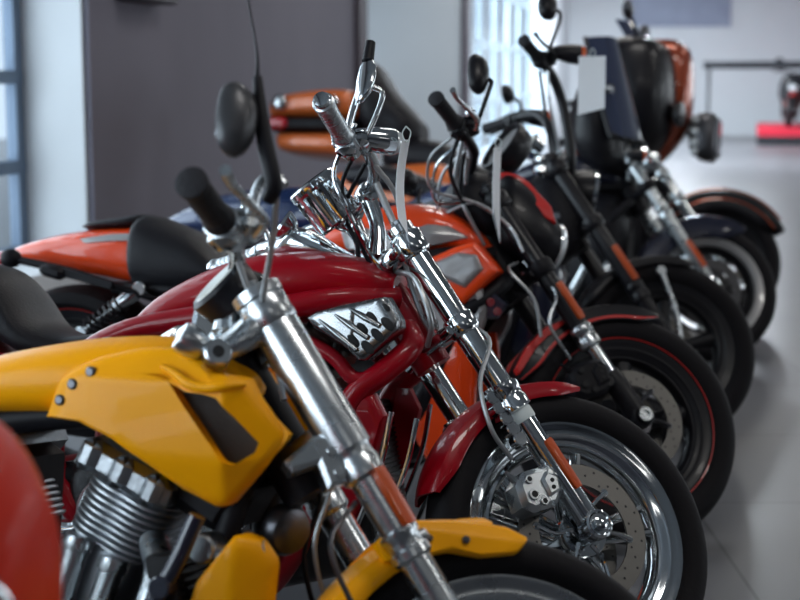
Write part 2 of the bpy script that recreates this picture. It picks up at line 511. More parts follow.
def fender(B, cx, front, r=0.345, a0=88, a1=168, w=0.078, drop=0.045, m=('red',), z=None, tip=0.75, name=None, stripe=False, bulge=0.0):
    z = B.r if z is None else z
    mb = MB(); n = 34
    e_ = 0.80 if stripe else 0.45
    sec = [(-1.0, -drop), (-0.99, -drop * e_), (-0.90, -drop * 0.05), (-0.62, 0.006), (-0.3, 0.013), (0, 0.015), (0.3, 0.013), (0.62, 0.006), (0.90, -drop * 0.05), (0.99, -drop * e_), (1.0, -drop)]
    outs, ins = [], []
    for i in range(n):
        t = i / (n - 1); a = R(a0 + (a1 - a0) * t)
        k = 1.0
        e = min(t, 1 - t) * 6
        if e < 1: k = tip + (1 - tip) * math.sin(e * PI / 2)
        kd = k if e >= 1 else (0.25 + 0.75 * math.sin(e * PI / 2))
        rr = r + bulge * sin(PI * t)
        def pt(q, th):
            yy, dr = q
            d = dr * (kd if dr < 0 else 1)
            rad = rr + d - th
            return (cx + rad * cos(a), yy * w * k * (1 - th * 6 / 1), z + rad * sin(a))
        outs.append([pt(q, 0) for q in sec]); ins.append([pt(q, 0.005) for q in sec])
    ro = [mb.ring(x) for x in outs]; ri = [mb.ring(x) for x in ins]
    m2 = len(sec)
    for a, b in zip(ro, ro[1:]):
        for j in range(m2 - 1):
            mb.cur = 1 if (stripe and (j in (0, m2 - 2))) else 0
            mb.face((a[j], a[j + 1], b[j + 1], b[j]))
    mb.cur = 0
    for a, b in zip(ri, ri[1:]):
        for j in range(m2 - 1): mb.face((a[j + 1], a[j], b[j], b[j + 1]))
    for A, Bn in ((ro, ri),):
        for i in range(n - 1):
            mb.face((A[i][0], A[i + 1][0], Bn[i + 1][0], Bn[i][0])); mb.face((A[i + 1][-1], A[i][-1], Bn[i][-1], Bn[i + 1][-1]))
        for i in (0, n - 1):
            for j in range(m2 - 1): mb.face((A[i][j], A[i][j + 1], Bn[i][j + 1], Bn[i][j]))
    return B.p(name or ('front_fender' if front else 'rear_fender'), mb, list(m), front=front)

def handlebar(B, right, bar_r=0.0135, m='chrome', grip_m='grip_rubber', grip_len=0.125, grip_r=0.019, cl_m='chrome', lever_m='chrome', lever=True, cap_m=None, front=True):
    # right: points from the centre of the bar out to the right end (y negative)
    rt = [Vector(p) for p in right]
    lf = [Vector((p.x, -p.y, p.z)) for p in rt]
    pts = lf[::-1] + rt[1:] if abs(rt[0].y) < 1e-6 else lf[::-1] + rt
    mb = MB().tube(pts, bar_r, 12, 5)
    H = B.p('handlebar', mb, m, front=front)
    for side in (rt, lf):
        e = side[-1]; d = (side[-2] - e).normalized()
        g = MB()
        prof = [(grip_r * 0.7, -0.004), (grip_r + 0.002, 0.0), (grip_r + 0.002, 0.010), (grip_r, 0.014)]
        nn = 9
        for k in range(nn):
            t0 = 0.016 + (grip_len - 0.03) * k / nn; dt = (grip_len - 0.03) / nn
            prof += [(grip_r, t0), (grip_r - 0.0012, t0 + dt * 0.55), (grip_r, t0 + dt)]
        prof += [(grip_r + 0.003, grip_len - 0.008), (grip_r + 0.003, grip_len)]
        g.lathe(prof, e, d, 22)
        if cap_m:
            g.cur = 1
            g.lathe([(grip_r * 0.35, -0.016), (grip_r * 0.8, -0.013), (grip_r * 0.95, -0.004), (grip_r * 0.9, 0.0)], e, d, 20)
        B.p('grip', g, [grip_m, cap_m or grip_m], H, front)
        c = e + d * (grip_len + 0.002)
        fw = Vector((1, 0, 0.05)); fw = (fw - d * fw.dot(d)).normalized(); up = d.cross(fw)
        if up.z < 0: up = -up
        s = MB()
        s.lathe([(0.018, 0), (0.026, 0.003), (0.027, 0.040), (0.019, 0.044)], c, d, 18)
        rot = Matrix((d, fw, up)).transposed()
        s.box(c + d * 0.022 - up * 0.010, (0.036, 0.042, 0.052), rot, 0.3)
        s.box(c + d * 0.020 - up * 0.004 - fw * 0.022, (0.018, 0.012, 0.012), rot, 0.2)
        B.p('switch_housing', s, cl_m, H, front)
        k = MB()
        k.lathe([(0.014, -0.005), (0.022, 0), (0.022, 0.016), (0.014, 0.02)], c + d * 0.050, d, 16)
        k.box(c + d * 0.058 + fw * 0.024 + up * 0.010, (0.066, 0.036, 0.032), rot, 0.3)
        k.box(c + d * 0.058 + fw * 0.024 + up * 0.028, (0.060, 0.034, 0.007), rot, 0.3)
        B.p('master_cylinder', k, cl_m, H, front)
        if lever:
            l = MB()
            l.tube([c + d * 0.050 + fw * 0.040, c + d * 0.010 + fw * 0.062, c - d * 0.05 + fw * 0.058, c - d * 0.11 + fw * 0.052, c - d * 0.155 + fw * 0.056], [0.010, 0.008, 0.0065, 0.0065, 0.0085], 10, 4)
            B.p('lever', l, lever_m, H, front)
    return H

def mirror(B, stem, r_stem, head_c, normal, size, m_stem='black', m_back='black', front=True, tilt=0.0):
    S = B.p('mirror', MB().tube(stem, r_stem, 10, 5), m_stem, front=front)
    n = Vector(normal).normalized()
    up = Vector((0, 0, 1)); up = (up - n * up.dot(n)).normalized(); side = up.cross(n)
    if tilt:
        q = Matrix.Rotation(tilt, 3, n); up = q @ up; side = q @ side
    c = Vector(head_c); rings = []
    for dep, k in ((0.030, 0.15), (0.027, 0.45), (0.018, 0.78), (0.006, 0.97), (-0.004, 1.0), (-0.008, 0.97)):
        rings.append([c - n * dep + side * size[0] * k * math.copysign(abs(cos(a)) ** 0.8, cos(a)) + up * size[1] * k * math.copysign(abs(sin(a)) ** 0.9, sin(a)) for a in [2 * PI * i / 26 for i in range(26)]])
    B.p('mirror_shell', MB().loft(rings), m_back, S, front)
    g = [[c + n * t + side * size[0] * k * math.copysign(abs(cos(a)) ** 0.8, cos(a)) + up * size[1] * k * math.copysign(abs(sin(a)) ** 0.9, sin(a)) for a in [2 * PI * i / 26 for i in range(26)]] for t, k in ((0.006, 0.93), (0.0095, 0.92))]
    B.p('mirror_glass', MB().loft(g), 'mirror_glass', S, front)
    return S

def signal(B, p, d, base, r=0.030, l=0.075, m='chrome', lens='amber_lens', front=True):
    mb = MB().tube([base, (Vector(base) + Vector(p)) / 2, Vector(p)], 0.007, 10)
    mb.lathe([(0.004, -l * 0.75), (r * 0.45, -l * 0.66), (r * 0.75, -l * 0.38), (r * 0.95, -l * 0.1), (r, l * 0.15), (r, l * 0.25)], p, d, 24)
    S = B.p('turn_signal', mb, m, front=front)
    q = MB().lathe([(r * 0.93, l * 0.24), (r * 0.93, l * 0.30), (r * 0.75, l * 0.40), (r * 0.3, l * 0.45)], p, d, 24)
    B.p('signal_lens', q, lens, S, front)
    return S

def vtwin(B, cx=-0.78, base=0.33, m_case='engine_black', m_cyl='engine_black', m_head='satin_black', m_cover='chrome', rods='chrome', angle=23, scale=1.0, fin=True, w=0.085, short=False):
    mb = MB()
    mb.superloft([(cx + 0.30, 0.26, 0.40, 0.10), (cx + 0.27, 0.22, 0.46, 0.14), (cx + 0.05, 0.17, 0.50, 0.155), (cx - 0.20, 0.18, 0.50, 0.155), (cx - 0.34, 0.20, 0.47, 0.14), (cx - 0.37, 0.27, 0.40, 0.10)], 24, 3, 3.5)
    E = B.p('crankcase', mb, m_case)
    for sg in (-1, 1):
        c = MB()
        c.lathe([(0.105, 0), (0.112, sg * 0.010), (0.100, sg * 0.026), (0.050, sg * 0.032), (0.01, sg * 0.033)], (cx - 0.02, sg * 0.150, 0.32), (0, 1, 0), 32)
        for k in range(8):
            c.cyl((cx - 0.02 + 0.098 * cos(k * PI / 4), sg * 0.172, 0.32 + 0.098 * sin(k * PI / 4)), (0, sg, 0), 0.007, 0.008, 8)
        c.lathe([(0.075, 0), (0.080, sg * 0.010), (0.07, sg * 0.02), (0.01, sg * 0.024)], (cx - 0.24, sg * 0.145, 0.33), (0, 1, 0), 28)
        B.p('engine_cover', c, m_cover, E)
    for sgn in (1, -1):
        a = R(angle) * sgn
        up = Vector((sin(a), 0, cos(a))); fx = Vector((cos(a), 0, -sin(a)))
        o = Vector((cx + sgn * 0.055, 0, base + 0.10))
        rot = Matrix((fx, Vector((0, 1, 0)), up)).transposed()
        c = MB()
        c.lathe([(0.062, 0), (0.062, 0.25 * scale)], o, up, 24)
        if fin:
            nf = 10
            for k in range(nf):
                t = ((0.118 if short else 0.095) + (0.095 if short else 0.13) * k / (nf - 1)) * scale
                rings = []
                for dt, kk in ((-0.0030, 0.96), (-0.0016, 1.0), (0.0016, 1.0), (0.0030, 0.96)):
                    rr = []
                    for q in range(40):
                        b = 2 * PI * q / 40
                        lob = (0.074 if short else 0.083) + 0.014 * abs(sin(b * 2)) ** 1.2
                        rr.append(o + up * (t + dt) + (fx * cos(b) * lob + Vector((0, 1, 0)) * sin(b) * lob * w / 0.085) * kk)
                    rings.append(rr)
                c.loft(rings)
        else:
            c.box(o + up * 0.14, (0.16, 0.20, 0.18), rot, 0.12)
            for k in range(4):
                c.box(o + up * (0.08 + 0.035 * k), (0.168, 0.208, 0.008), rot, 0.2)
        Cy = B.p('cylinder', c, m_cyl, E)
        h = MB()
        hs = -0.020 if short else 0.0; o = o + up * hs
        h.box(o + up * 0.265 * scale, ((0.165 if short else 0.185), (0.235 if short else 0.20), 0.050), rot, 0.25)
        h.box(o + up * 0.310 * scale, (0.150, 0.165, 0.045), rot, 0.3)
        for q in (-1, 0, 1):
            h.box(o + up * 0.268 * scale + fx * q * 0.058 + Vector((0, -0.118 if short else -0.098, 0)), (0.034, 0.026, 0.050), rot, 0.42)
        for q in (-1, 1):
            h.cyl(o + up * 0.325 * scale + fx * q * 0.055 + Vector((0, -0.06, 0)), up, 0.009, 0.018, 8)
            h.cyl(o + up * 0.325 * scale + fx * q * 0.055 + Vector((0, 0.06, 0)), up, 0.009, 0.018, 8)
        B.p('cylinder_head', h, m_head, E)
        o = o - up * hs
        if rods:
            for q in (-1, 1):
                p = MB()
                a0 = o + fx * (q * 0.022) + Vector((0, -0.125, -0.01)); a1 = o + fx * (q * 0.030) + Vector((0, -0.102, 0)) + up * 0.245 * scale
                if short: a0 = o + fx * (q * 0.030) + Vector((0, -0.085, -0.05)); a1 = o + fx * (q * 0.034) + Vector((0, -0.080, 0)) + up * 0.118
                p.tube([a0, a1], 0.020 if short else 0.0115, 14)
                for f in (0.02, 0.34, 0.93):
                    p.lathe([(0.0155 + (0.008 if short else 0), -0.010), (0.0165 + (0.008 if short else 0), 0), (0.0155 + (0.008 if short else 0), 0.010)], a0.lerp(a1, f), a1 - a0, 14)
                B.p('pushrod_tube', p, rods, Cy)
    return E

def exhaust(B, m='chrome', x0=-0.60, side=-1):
    for k, (xs, zs, lift) in enumerate(((-0.60, 0.60, 0.0), (-0.95, 0.60, 0.07))):
        mb = MB()
        y = side * 0.17
        mb.tube([(xs + 0.06, side * 0.07, zs), (xs + 0.10, side * 0.13, zs - 0.05), (xs + 0.06, y, 0.42), (xs - 0.08, y - side * -0.012, 0.24 + lift), (-1.1, y + side * 0.015, 0.22 + lift), (-1.25, y + side * 0.02, 0.23 + lift)], 0.023, 16, 6)
        mb.tube([(-1.22, y + side * 0.02, 0.23 + lift), (-1.27, y + side * 0.02, 0.232 + lift), (-1.8, y + side * 0.025, 0.27 + lift), (-1.84, y + side * 0.025, 0.273 + lift)], [0.024, 0.042, 0.046, 0.036], 20, 1)
        B.p('exhaust_pipe', mb, m)

def rear_end(B, wb, shock_m='chrome', arm_m='satin_black', spring='black', y=0.17, top=(-1.40, 0.66), bot=(-1.60, 0.40)):
    s = MB()
    for sg in (-1, 1):
        s.tube([(-1.10, sg * 0.10, 0.40), (-1.30, sg * 0.15, 0.37), (-wb, sg * 0.155, 0.33)], [0.032, 0.030, 0.026], 14)
        s.cyl((-wb, sg * 0.13, 0.33), (0, sg, 0), 0.030, 0.06, 16)
    s.tube([(-1.12, -0.12, 0.40), (-1.12, 0.12, 0.40)], 0.034, 14)
    B.p('swingarm', s, arm_m)
    for sg in (-1, 1):
        a, b = Vector((top[0], sg * y, top[1])), Vector((bot[0], sg * y, bot[1]))
        d = (b - a)
        q = MB()
        q.cyl(a - Vector((0, 0.015, 0)), (0, 1, 0), 0.022, 0.030, 16)
        q.cyl(b - Vector((0, 0.015, 0)), (0, 1, 0), 0.020, 0.030, 16)
        q.lathe([(0.010, 0), (0.022, 0.02), (0.022, d.length * 0.42), (0.013, d.length * 0.44), (0.011, d.length)], a, d, 18)
        S = B.p('shock_absorber', q, shock_m)
        turns = 7; pts = []
        _, u, w2 = frame_of(d)
        for k in range(turns * 12 + 1):
            t = k / (turns * 12)
            pts.append(a + d * (0.30 + 0.60 * t) + (u * cos(t * turns * 2 * PI) + w2 * sin(t * turns * 2 * PI)) * 0.026)
        B.p('spring', MB().tube(pts, 0.0045, 6, 1), spring, S)

def stand(B, m='satin_black'):
    # the foot reaches the floor on the leaning side
    l = -B.o.rotation_euler[0]; y = 0.27
    z = y * math.tan(l) + 0.012
    mb = MB().tube([(-1.0, 0.12, 0.26), (-0.96, 0.2, 0.26 + (z - 0.26) * 0.55), (-0.93, y, z)], 0.012, 10)
    mb.box((-0.92, y, z - 0.004), (0.075, 0.035, 0.012), Matrix.Rotation(l, 3, 'X'))
    B.p('kickstand', mb, m)
def pegs(B, x=-0.75, z=0.30, m='satin_black'):
    for sg in (-1, 1):
        mb = MB().tube([(x, sg * 0.13, z), (x, sg * 0.20, z), (x - 0.01, sg * 0.31, z + 0.01)], [0.012, 0.012, 0.017], 12, 1)
        B.p('footpeg', mb, m)

def hang_tag(B, p, w, h, label, name='price_tag', yaw=0.0, bow=0.02, front=True, slant=0.0):
    # a paper tag on a string, its own thing, hung from the bike at local point p
    top = B.world(p, front)
    mb = MB(); n = 8; rows = []
    cy, sy = cos(yaw), sin(yaw)
    for k in range(n + 1):
        t = k / n
        z = -0.012 - h * t; off = bow * sin(t * PI * 0.9)
        rows.append([((sx * w / 2) * cy - (off + th) * sy, (sx * w / 2) * sy + (off + th) * cy, z - (slant * sx if k == n else 0)) for sx, th in ((-1, 0), (1, 0), (1, 0.0012), (-1, 0.0012))])
    mb.loft(rows)
    o = mb.build(name, 'paper'); o.location = top
    s = MB()
    s.tube([(0, 0, 0.016), (0.010, 0.0, 0.003), (0.002, 0, -0.018), (-0.008, 0, 0.0), (0, 0, 0.016)], 0.0016, 6)
    q = s.build('string', 'white_clip', o)
    tag(o, label, 'tag')
    return o

# ------------------------------------------------------------------ shared body pieces
def perimeter_frame(B, m, r=0.026, head=(-0.40, 0.83)):
    hx, hz = head
    mb = MB()
    for sg in (-1, 1):
        mb.tube([(hx, sg * 0.035, hz), (hx - 0.10, sg * 0.13, hz - 0.01), (hx - 0.20, sg * 0.165, hz - 0.03), (-0.80, sg * 0.172, 0.768), (-0.99, sg * 0.168, 0.722), (-1.12, sg * 0.15, 0.62), (-1.15, sg * 0.13, 0.42), (-1.05, sg * 0.12, 0.26)], r, 14, 6)
        mb.tube([(hx + 0.03, sg * 0.035, hz - 0.07), (hx + 0.055, sg * 0.10, 0.725), (hx + 0.01, sg * 0.15, 0.67), (-0.455, sg * 0.165, 0.605), (-0.53, sg * 0.168, 0.42), (-0.575, sg * 0.15, 0.27), (-0.70, sg * 0.13, 0.17), (-1.05, sg * 0.12, 0.18)], r * 0.95, 14, 6)
        mb.tube([(-1.12, sg * 0.15, 0.62), (-1.35, sg * 0.14, 0.66), (-1.55, sg * 0.11, 0.66)], r * 0.7, 12, 4)
    mb.tube([(-1.15, -0.13, 0.42), (-1.15, 0.13, 0.42)], r * 0.8, 12)
    mb.tube([onfork(0.47, 0, -0.05), onfork(0.72, 0, -0.05)], 0.042, 18)
    return B.p('frame', mb, m)

def thin_frame(B, m):
    # cradle set well inside the engine's flanks
    mb = MB()
    for sg in (-1, 1):
        mb.tube([(-0.42, sg * 0.03, 0.80), (-0.50, sg * 0.06, 0.80), (-0.80, sg * 0.085, 0.765), (-1.02, sg * 0.10, 0.70), (-1.12, sg * 0.13, 0.55), (-1.12, sg * 0.13, 0.36), (-1.0, sg * 0.11, 0.20)], 0.022, 12, 5)
        mb.tube([(-0.40, sg * 0.03, 0.72), (-0.42, sg * 0.07, 0.62), (-0.44, sg * 0.09, 0.40), (-0.52, sg * 0.10, 0.24), (-0.70, sg * 0.11, 0.17), (-1.0, sg * 0.11, 0.18)], 0.020, 12, 5)
    mb.tube([(-1.12, -0.13, 0.42), (-1.12, 0.13, 0.42)], 0.022, 12)
    mb.tube([onfork(0.47, 0, -0.05), onfork(0.72, 0, -0.05)], 0.042, 18)
    mb.box((-0.47, 0, 0.70), (0.16, 0.17, 0.12), Matrix.Rotation(R(30), 3, 'Y'), 0.2)
    return B.p('frame', mb, m)

def radiator(B, m_shroud=None, edge='chrome', x=-0.395, z0=0.30, z1=0.60):
    mb = MB()
    mb.box((x - 0.06, 0, (z0 + z1) / 2), (0.045, 0.30, z1 - z0), Matrix.Rotation(R(-12), 3, 'Y'), 0.1)
    nf = 26
    for k in range(nf):
        z = z0 + 0.012 + (z1 - z0 - 0.024) * k / (nf - 1)
        dx = (z - (z0 + z1) / 2) * -math.tan(R(12))
        mb.box((x - 0.036 + dx, 0, z), (0.008, 0.27, 0.004), None, 0.1)
    Q = B.p('radiator', mb, 'engine_black')
    if m_shroud:
        for sg in (-1, 1):
            s = MB()
            s.panel([(x - 0.05, z1 + 0.025), (x - 0.020, z1 + 0.025), (x + 0.005, z1 - 0.02), (x - 0.020, z1 - 0.14), (x - 0.070, z0 - 0.02), (x - 0.09, z0 - 0.01), (x - 0.10, z0 + 0.05), (x - 0.07, z1 - 0.10)],
                    lambda a, b: sg * (0.178 - 0.25 * max(0, a - x) ), sg * 0.135, bev=0.014)
            S = B.p('radiator_shroud', s, m_shroud, Q)
            if edge:
                e = MB()
                for off in (0.0, 0.055):
                    e.tube([(x + 0.022 + off, sg * 0.172, z1 - 0.01 - off * 0.2), (x + 0.002 + off, sg * 0.176, z1 - 0.13), (x - 0.060 + off, sg * 0.176, z0 - 0.01)], 0.006, 8, 5)
                B.p('shroud_trim', e, edge, S)
    return Q

def seat(B, secs, m='leather', exp=2.6, pad=None):
    mb = MB().superloft(secs, 26, 4, exp)
    S = B.p('seat', mb, m)
    return S

def brake_line(B, pts, name='brake_hose', m='cable_grey', r=0.005, front=True):
    return B.p(name, MB().tube(pts, r, 8, 6), m, front=front)

# ------------------------------------------------------------------ the red power cruiser in focus
def red_bike():
    B = Bike('motorcycle', 'dark red cruiser motorcycle in sharp focus with chrome forks and chrome front wheel', (.352, 3.03, R(15), R(9.3)), R(44))
    wheel(B, 0, True, 0.33, 0.245, 0.125, 'chrome', 'rubber', 5, disc=(-1, 1), disc_r=0.152)
    wheel(B, -1.70, False, 0.33, 0.232, 0.22, 'chrome', 'rubber', 5, disc=(-1,), disc_r=0.148)
    fork(B, 0.75, 0.335, 0.0275, 0.0265, 'chrome', 'chrome', refl=(0.085, 0.205), collar=0.036)
    clamp(B, 0.715, 'upper_clamp', r=0.034, thick=0.055)
    clamp(B, 0.508, 'lower_clamp', r=0.031, thick=0.045)
    # white clip round the near leg
    mb = MB().lathe([(0.0285, 0.262), (0.0295, 0.266), (0.0295, 0.286), (0.0285, 0.290)], AXLE + Vector((0, -0.105, 0)), U, 24)
    B.p('fork_band', mb, 'white_clip', front=True, label='white band around the fork leg')
    # chrome bellows/bracket behind the near leg
    for sg in (-1, 1):
        mb = MB()
        for k in range(5):
            mb.cyl(onfork(0.235 + 0.026 * k, sg * 0.104 + 0.014, -0.038), (0, -1, 0), 0.017, 0.028, 12)
        mb.tube([onfork(0.22, sg * 0.105, -0.03), onfork(0.36, sg * 0.105, -0.034)], 0.012, 10)
        B.p('fender_bracket', mb, 'chrome', front=True)
    fender(B, 0, True, 0.343, 88, 172, 0.074, 0.032, ('red',))
    caliper(B, True, (-0.132, 0.390), 0.053, 'satin', -1, R(20), y=-0.060)
    caliper(B, True, (-0.132, 0.390), 0.053, 'satin', 1, R(20), y=0.060)
    brake_line(B, [(-0.19, -0.115, 0.45), (-0.245, -0.135, 0.50), (-0.270, -0.135, 0.60), (-0.245, -0.128, 0.71), (-0.315, -0.09, 0.76)])
    brake_line(B, [onfork(0.70, -0.02, -0.02), (-0.43, -0.16, 0.80), (-0.40, -0.175, 0.70), (-0.375, -0.10, 0.68)], r=0.006)
    # hoses that drop from the bars
    handlebar(B, [(-0.50, 0, 1.045), (-0.505, -0.10, 1.06), (-0.56, -0.20, 1.065), (-0.635, -0.27, 1.03), (-0.725, -0.39, 1.025)], 0.0145, 'chrome', 'satin', 0.135, 0.0205, 'chrome', 'chrome', cap_m='chrome', lever=False)
    for sg in (-1, 1):
        mb = MB()
        mb.tube([onfork(0.735, sg * 0.045, -0.05), (-0.475, sg * 0.047, 0.975), (-0.502, sg * 0.05, 1.045)], [0.022, 0.017, 0.020], 14, 4)
        mb.lathe([(0.022, -0.022), (0.025, -0.018), (0.025, 0.018), (0.022, 0.022)], (-0.502, sg * 0.05, 1.047), (0, 1, 0), 16)
        mb.cyl((-0.49, sg * 0.05, 1.06), (0.3, 0, 1), 0.007, 0.018, 8)
        B.p('riser', mb, 'chrome', front=True)
    for y0, x0 in ((-0.14, -0.585), (-0.05, -0.545), (-0.19, -0.62)):
        brake_line(B, [(x0, y0 - 0.10, 1.06), (x0 - 0.008, y0, 1.00), (x0 + 0.03, y0 + 0.02, 0.93), (-0.50, y0 * 0.4, 0.885), (-0.42, y0 * 0.3, 0.80)], 'control_cable', 'chrome' if x0 < -0.6 else 'satin_black', 0.005)
    brake_line(B, [(-0.53, -0.16, 1.06), (-0.46, -0.13, 1.00), (-0.41, -0.05, 0.90), (-0.37, -0.05, 0.78), (-0.34, -0.06, 0.72)], 'control_cable', 'cable_grey', 0.006)
    brake_line(B, [(-0.50, -0.10, 1.05), (-0.44, -0.075, 0.96), (-0.385, -0.065, 0.86), (-0.345, -0.06, 0.76)], 'control_cable', 'cable_grey', 0.008)
    # mirror seen edge on
    mirror(B, [(-0.625, -0.25, 1.045), (-0.62, -0.27, 1.10), (-0.608, -0.29, 1.16), (-0.600, -0.30, 1.20)], 0.0085, (-0.606, -0.30, 1.165), (-0.45, 1, 0.05), (0.014, 0.058), 'chrome', 'chrome', tilt=R(8))
    mb = MB().tube([(-0.600, -0.30, 1.215), (-0.596, -0.303, 1.262)], [0.013, 0.011], 12)
    B.p('mirror_cap', mb, 'satin_black', front=True, label='black tip above the chrome mirror')
    B.p('brake_lever', MB().tube([(-0.585, -0.27, 1.055), (-0.572, -0.29, 1.10), (-0.565, -0.30, 1.142), (-0.585, -0.30, 1.152), (-0.600, -0.30, 1.15)], 0.006, 10, 5), 'chrome', front=True)
    mirror(B, [(-0.62, 0.26, 1.03), (-0.63, 0.30, 1.10), (-0.65, 0.33, 1.15)], 0.008, (-0.66, 0.36, 1.18), (-1, 0.5, 0.05), (0.055, 0.038), 'chrome', 'chrome')
    signal(B, (-0.545, -0.245, 1.064), (1, 0.05, 0.12), (-0.60, -0.23, 1.05), 0.029, 0.105, 'chrome', 'lens')
    signal(B, (-0.545, 0.245, 1.064), (1, -0.05, 0.12), (-0.60, 0.23, 1.05), 0.031, 0.105, 'chrome', 'lens')
    # ribbed chrome instrument housing on the bars
    d = Vector((-0.62, -0.10, 0.60)).normalized()
    o = Vector((-0.590, -0.03, 1.015))
    mb = MB(); rings = []
    for t, k in ((-0.055, 0.80), (-0.050, 0.95), (-0.030, 1.0), (0.034, 1.0), (0.040, 1.04), (0.052, 1.04), (0.056, 1.0)):
        _, u, w = frame_of(d)
        rings.append([o + d * t + (u * cos(2 * PI * q / 72) + w * sin(2 * PI * q / 72)) * 0.056 * k * (1 - (0.07 if (q // 3) % 2 and -0.04 < t < 0.036 else 0)) for q in range(72)])
    mb.loft(rings)
    G = B.p('speedometer', mb, 'chrome', front=True, smooth=25)
    B.p('dial_face', MB().lathe([(0.052, 0.056), (0.050, 0.0585)], o, d, 40), 'black', G, True)
    mb = MB().tube([o - d * 0.05, (-0.52, -0.01, 0.975), (-0.47, 0, 0.93)], [0.020, 0.016, 0.018], 12, 4)
    B.p('speedometer_bracket', mb, 'chrome', G, True)
    # chrome console on the tank behind the bars
    mb = MB()
    mb.superloft([(-0.70, 0.915, 0.935, 0.03), (-0.66, 0.91, 0.975, 0.05), (-0.61, 0.905, 0.972, 0.055), (-0.52, 0.895, 0.925, 0.040), (-0.44, 0.87, 0.888, 0.02)], 20, 4, 2.4)
    K = B.p('tank_console', mb, 'chrome')
    mb = MB().lathe([(0.016, 0), (0.024, 0.006), (0.036, 0.030), (0.034, 0.036)], (-0.645, -0.02, 0.965), (-0.75, -0.25, 0.5), 24)
    B.p('filler_cap', mb, 'chrome', K)
    # tank
    mb = MB().superloft([(-1.03, 0.728, 0.742, 0.03), (-0.99, 0.722, 0.775, 0.085), (-0.92, 0.735, 0.828, 0.125), (-0.80, 0.760, 0.887, 0.150), (-0.68, 0.785, 0.918, 0.160), (-0.55, 0.805, 0.925, 0.150), (-0.46, 0.815, 0.908, 0.115), (-0.40, 0.825, 0.880, 0.06)], 32, 4, 2.7)
    B.p('fuel_tank', mb, 'red')
    perimeter_frame(B, 'red_frame', 0.027)
    for sg in (-1, 1):
        mb = MB().tube([(-0.60, sg * 0.160, 0.745), (-0.50, sg * 0.165, 0.70), (-0.45, sg * 0.166, 0.655), (-0.40, sg * 0.160, 0.66)], 0.016, 12, 5)
        B.p('frame_brace', mb, 'red_frame')
    # pierced chrome intake scoops
    for sg in (-1, 1):
        yf = lambda a, b, s=sg: s * (0.186 + 0.05 * (a + 0.55) * (1 if a < -0.45 else 0.6))
        mb = MB()
        mb.panel([(-0.557, 0.778), (-0.535, 0.792), (-0.485, 0.806), (-0.425, 0.820), (-0.385, 0.828), (-0.355, 0.782), (-0.352, 0.762), (-0.420, 0.694), (-0.435, 0.692), (-0.462, 0.716), (-0.545, 0.765)], yf, sg * 0.120, bev=0.010, steps=5)
        for i in range(3):      # raised ridges between the holes
            a0 = (-0.525 + 0.035 * i, 0.775 + 0.012 * i); a1 = (-0.438 + 0.024 * i, 0.715 + 0.026 * i)
            mb.tube([(a0[0], yf(*a0) - sg * 0.004, a0[1]), ((a0[0] + a1[0]) / 2, yf(*a0) + sg * 0.002, (a0[1] + a1[1]) / 2), (a1[0], yf(*a1) + sg * 0.004, a1[1])], [0.005, 0.009, 0.007], 12, 4, flat=0.8)
        mb.cur = 1
        for (a, b, rx, rz) in ((-0.415, 0.722, 0.018, 0.010), (-0.395, 0.748, 0.018, 0.010), (-0.374, 0.772, 0.018, 0.010), (-0.447, 0.735, 0.019, 0.009), (-0.428, 0.760, 0.016, 0.009), (-0.408, 0.784, 0.016, 0.008), (-0.462, 0.770, 0.013, 0.006), (-0.378, 0.806, 0.011, 0.005)):
            mb.ellipsoid((a, yf(a, b), b), (rx, 0.003, rz), Matrix.Rotation(R(42), 3, 'Y'), 14, 8)
        B.p('intake_scoop', mb, ['scoop_metal', 'hole'])
    radiator(B, 'red_frame', 'chrome', -0.385, 0.31, 0.60)
    vtwin(B, -0.76, 0.33, fin=False, rods=None, m_cyl='engine_black', m_head='engine_black', m_cover='satin')
    exhaust(B)
    seat(B, [(-0.98, 0.700, 0.722, 0.05), (-1.04, 0.675, 0.735, 0.09), (-1.16, 0.655, 0.715, 0.12), (-1.25, 0.66, 0.745, 0.14), (-1.31, 0.68, 0.825, 0.140), (-1.37, 0.70, 0.868, 0.140), (-1.46, 0.71, 0.870, 0.135), (-1.60, 0.74, 0.86, 0.105), (-1.66, 0.78, 0.84, 0.05)])
    mb = MB().superloft([(-1.14, 0.60, 0.63, 0.06), (-1.32, 0.61, 0.66, 0.10), (-1.50, 0.64, 0.76, 0.135), (-1.70, 0.69, 0.82, 0.135), (-1.90, 0.70, 0.78, 0.11), (-1.97, 0.72, 0.75, 0.06)], 26, 4, 2.6)
    T = B.p('tail_fairing', mb, 'red')
    B.p('tail_light', MB().ellipsoid((-1.965, 0, 0.738), (0.03, 0.05, 0.018)), 'red_lens', T)
    rear_end(B, 1.70); stand(B); pegs(B)
    hang_tag(B, (-0.512, -0.303, 1.055), 0.026, 0.185, 'narrow white paper tag hanging from the chrome bullet lamp of the red motorcycle', yaw=R(50), bow=0.016, slant=0.015)
    return B

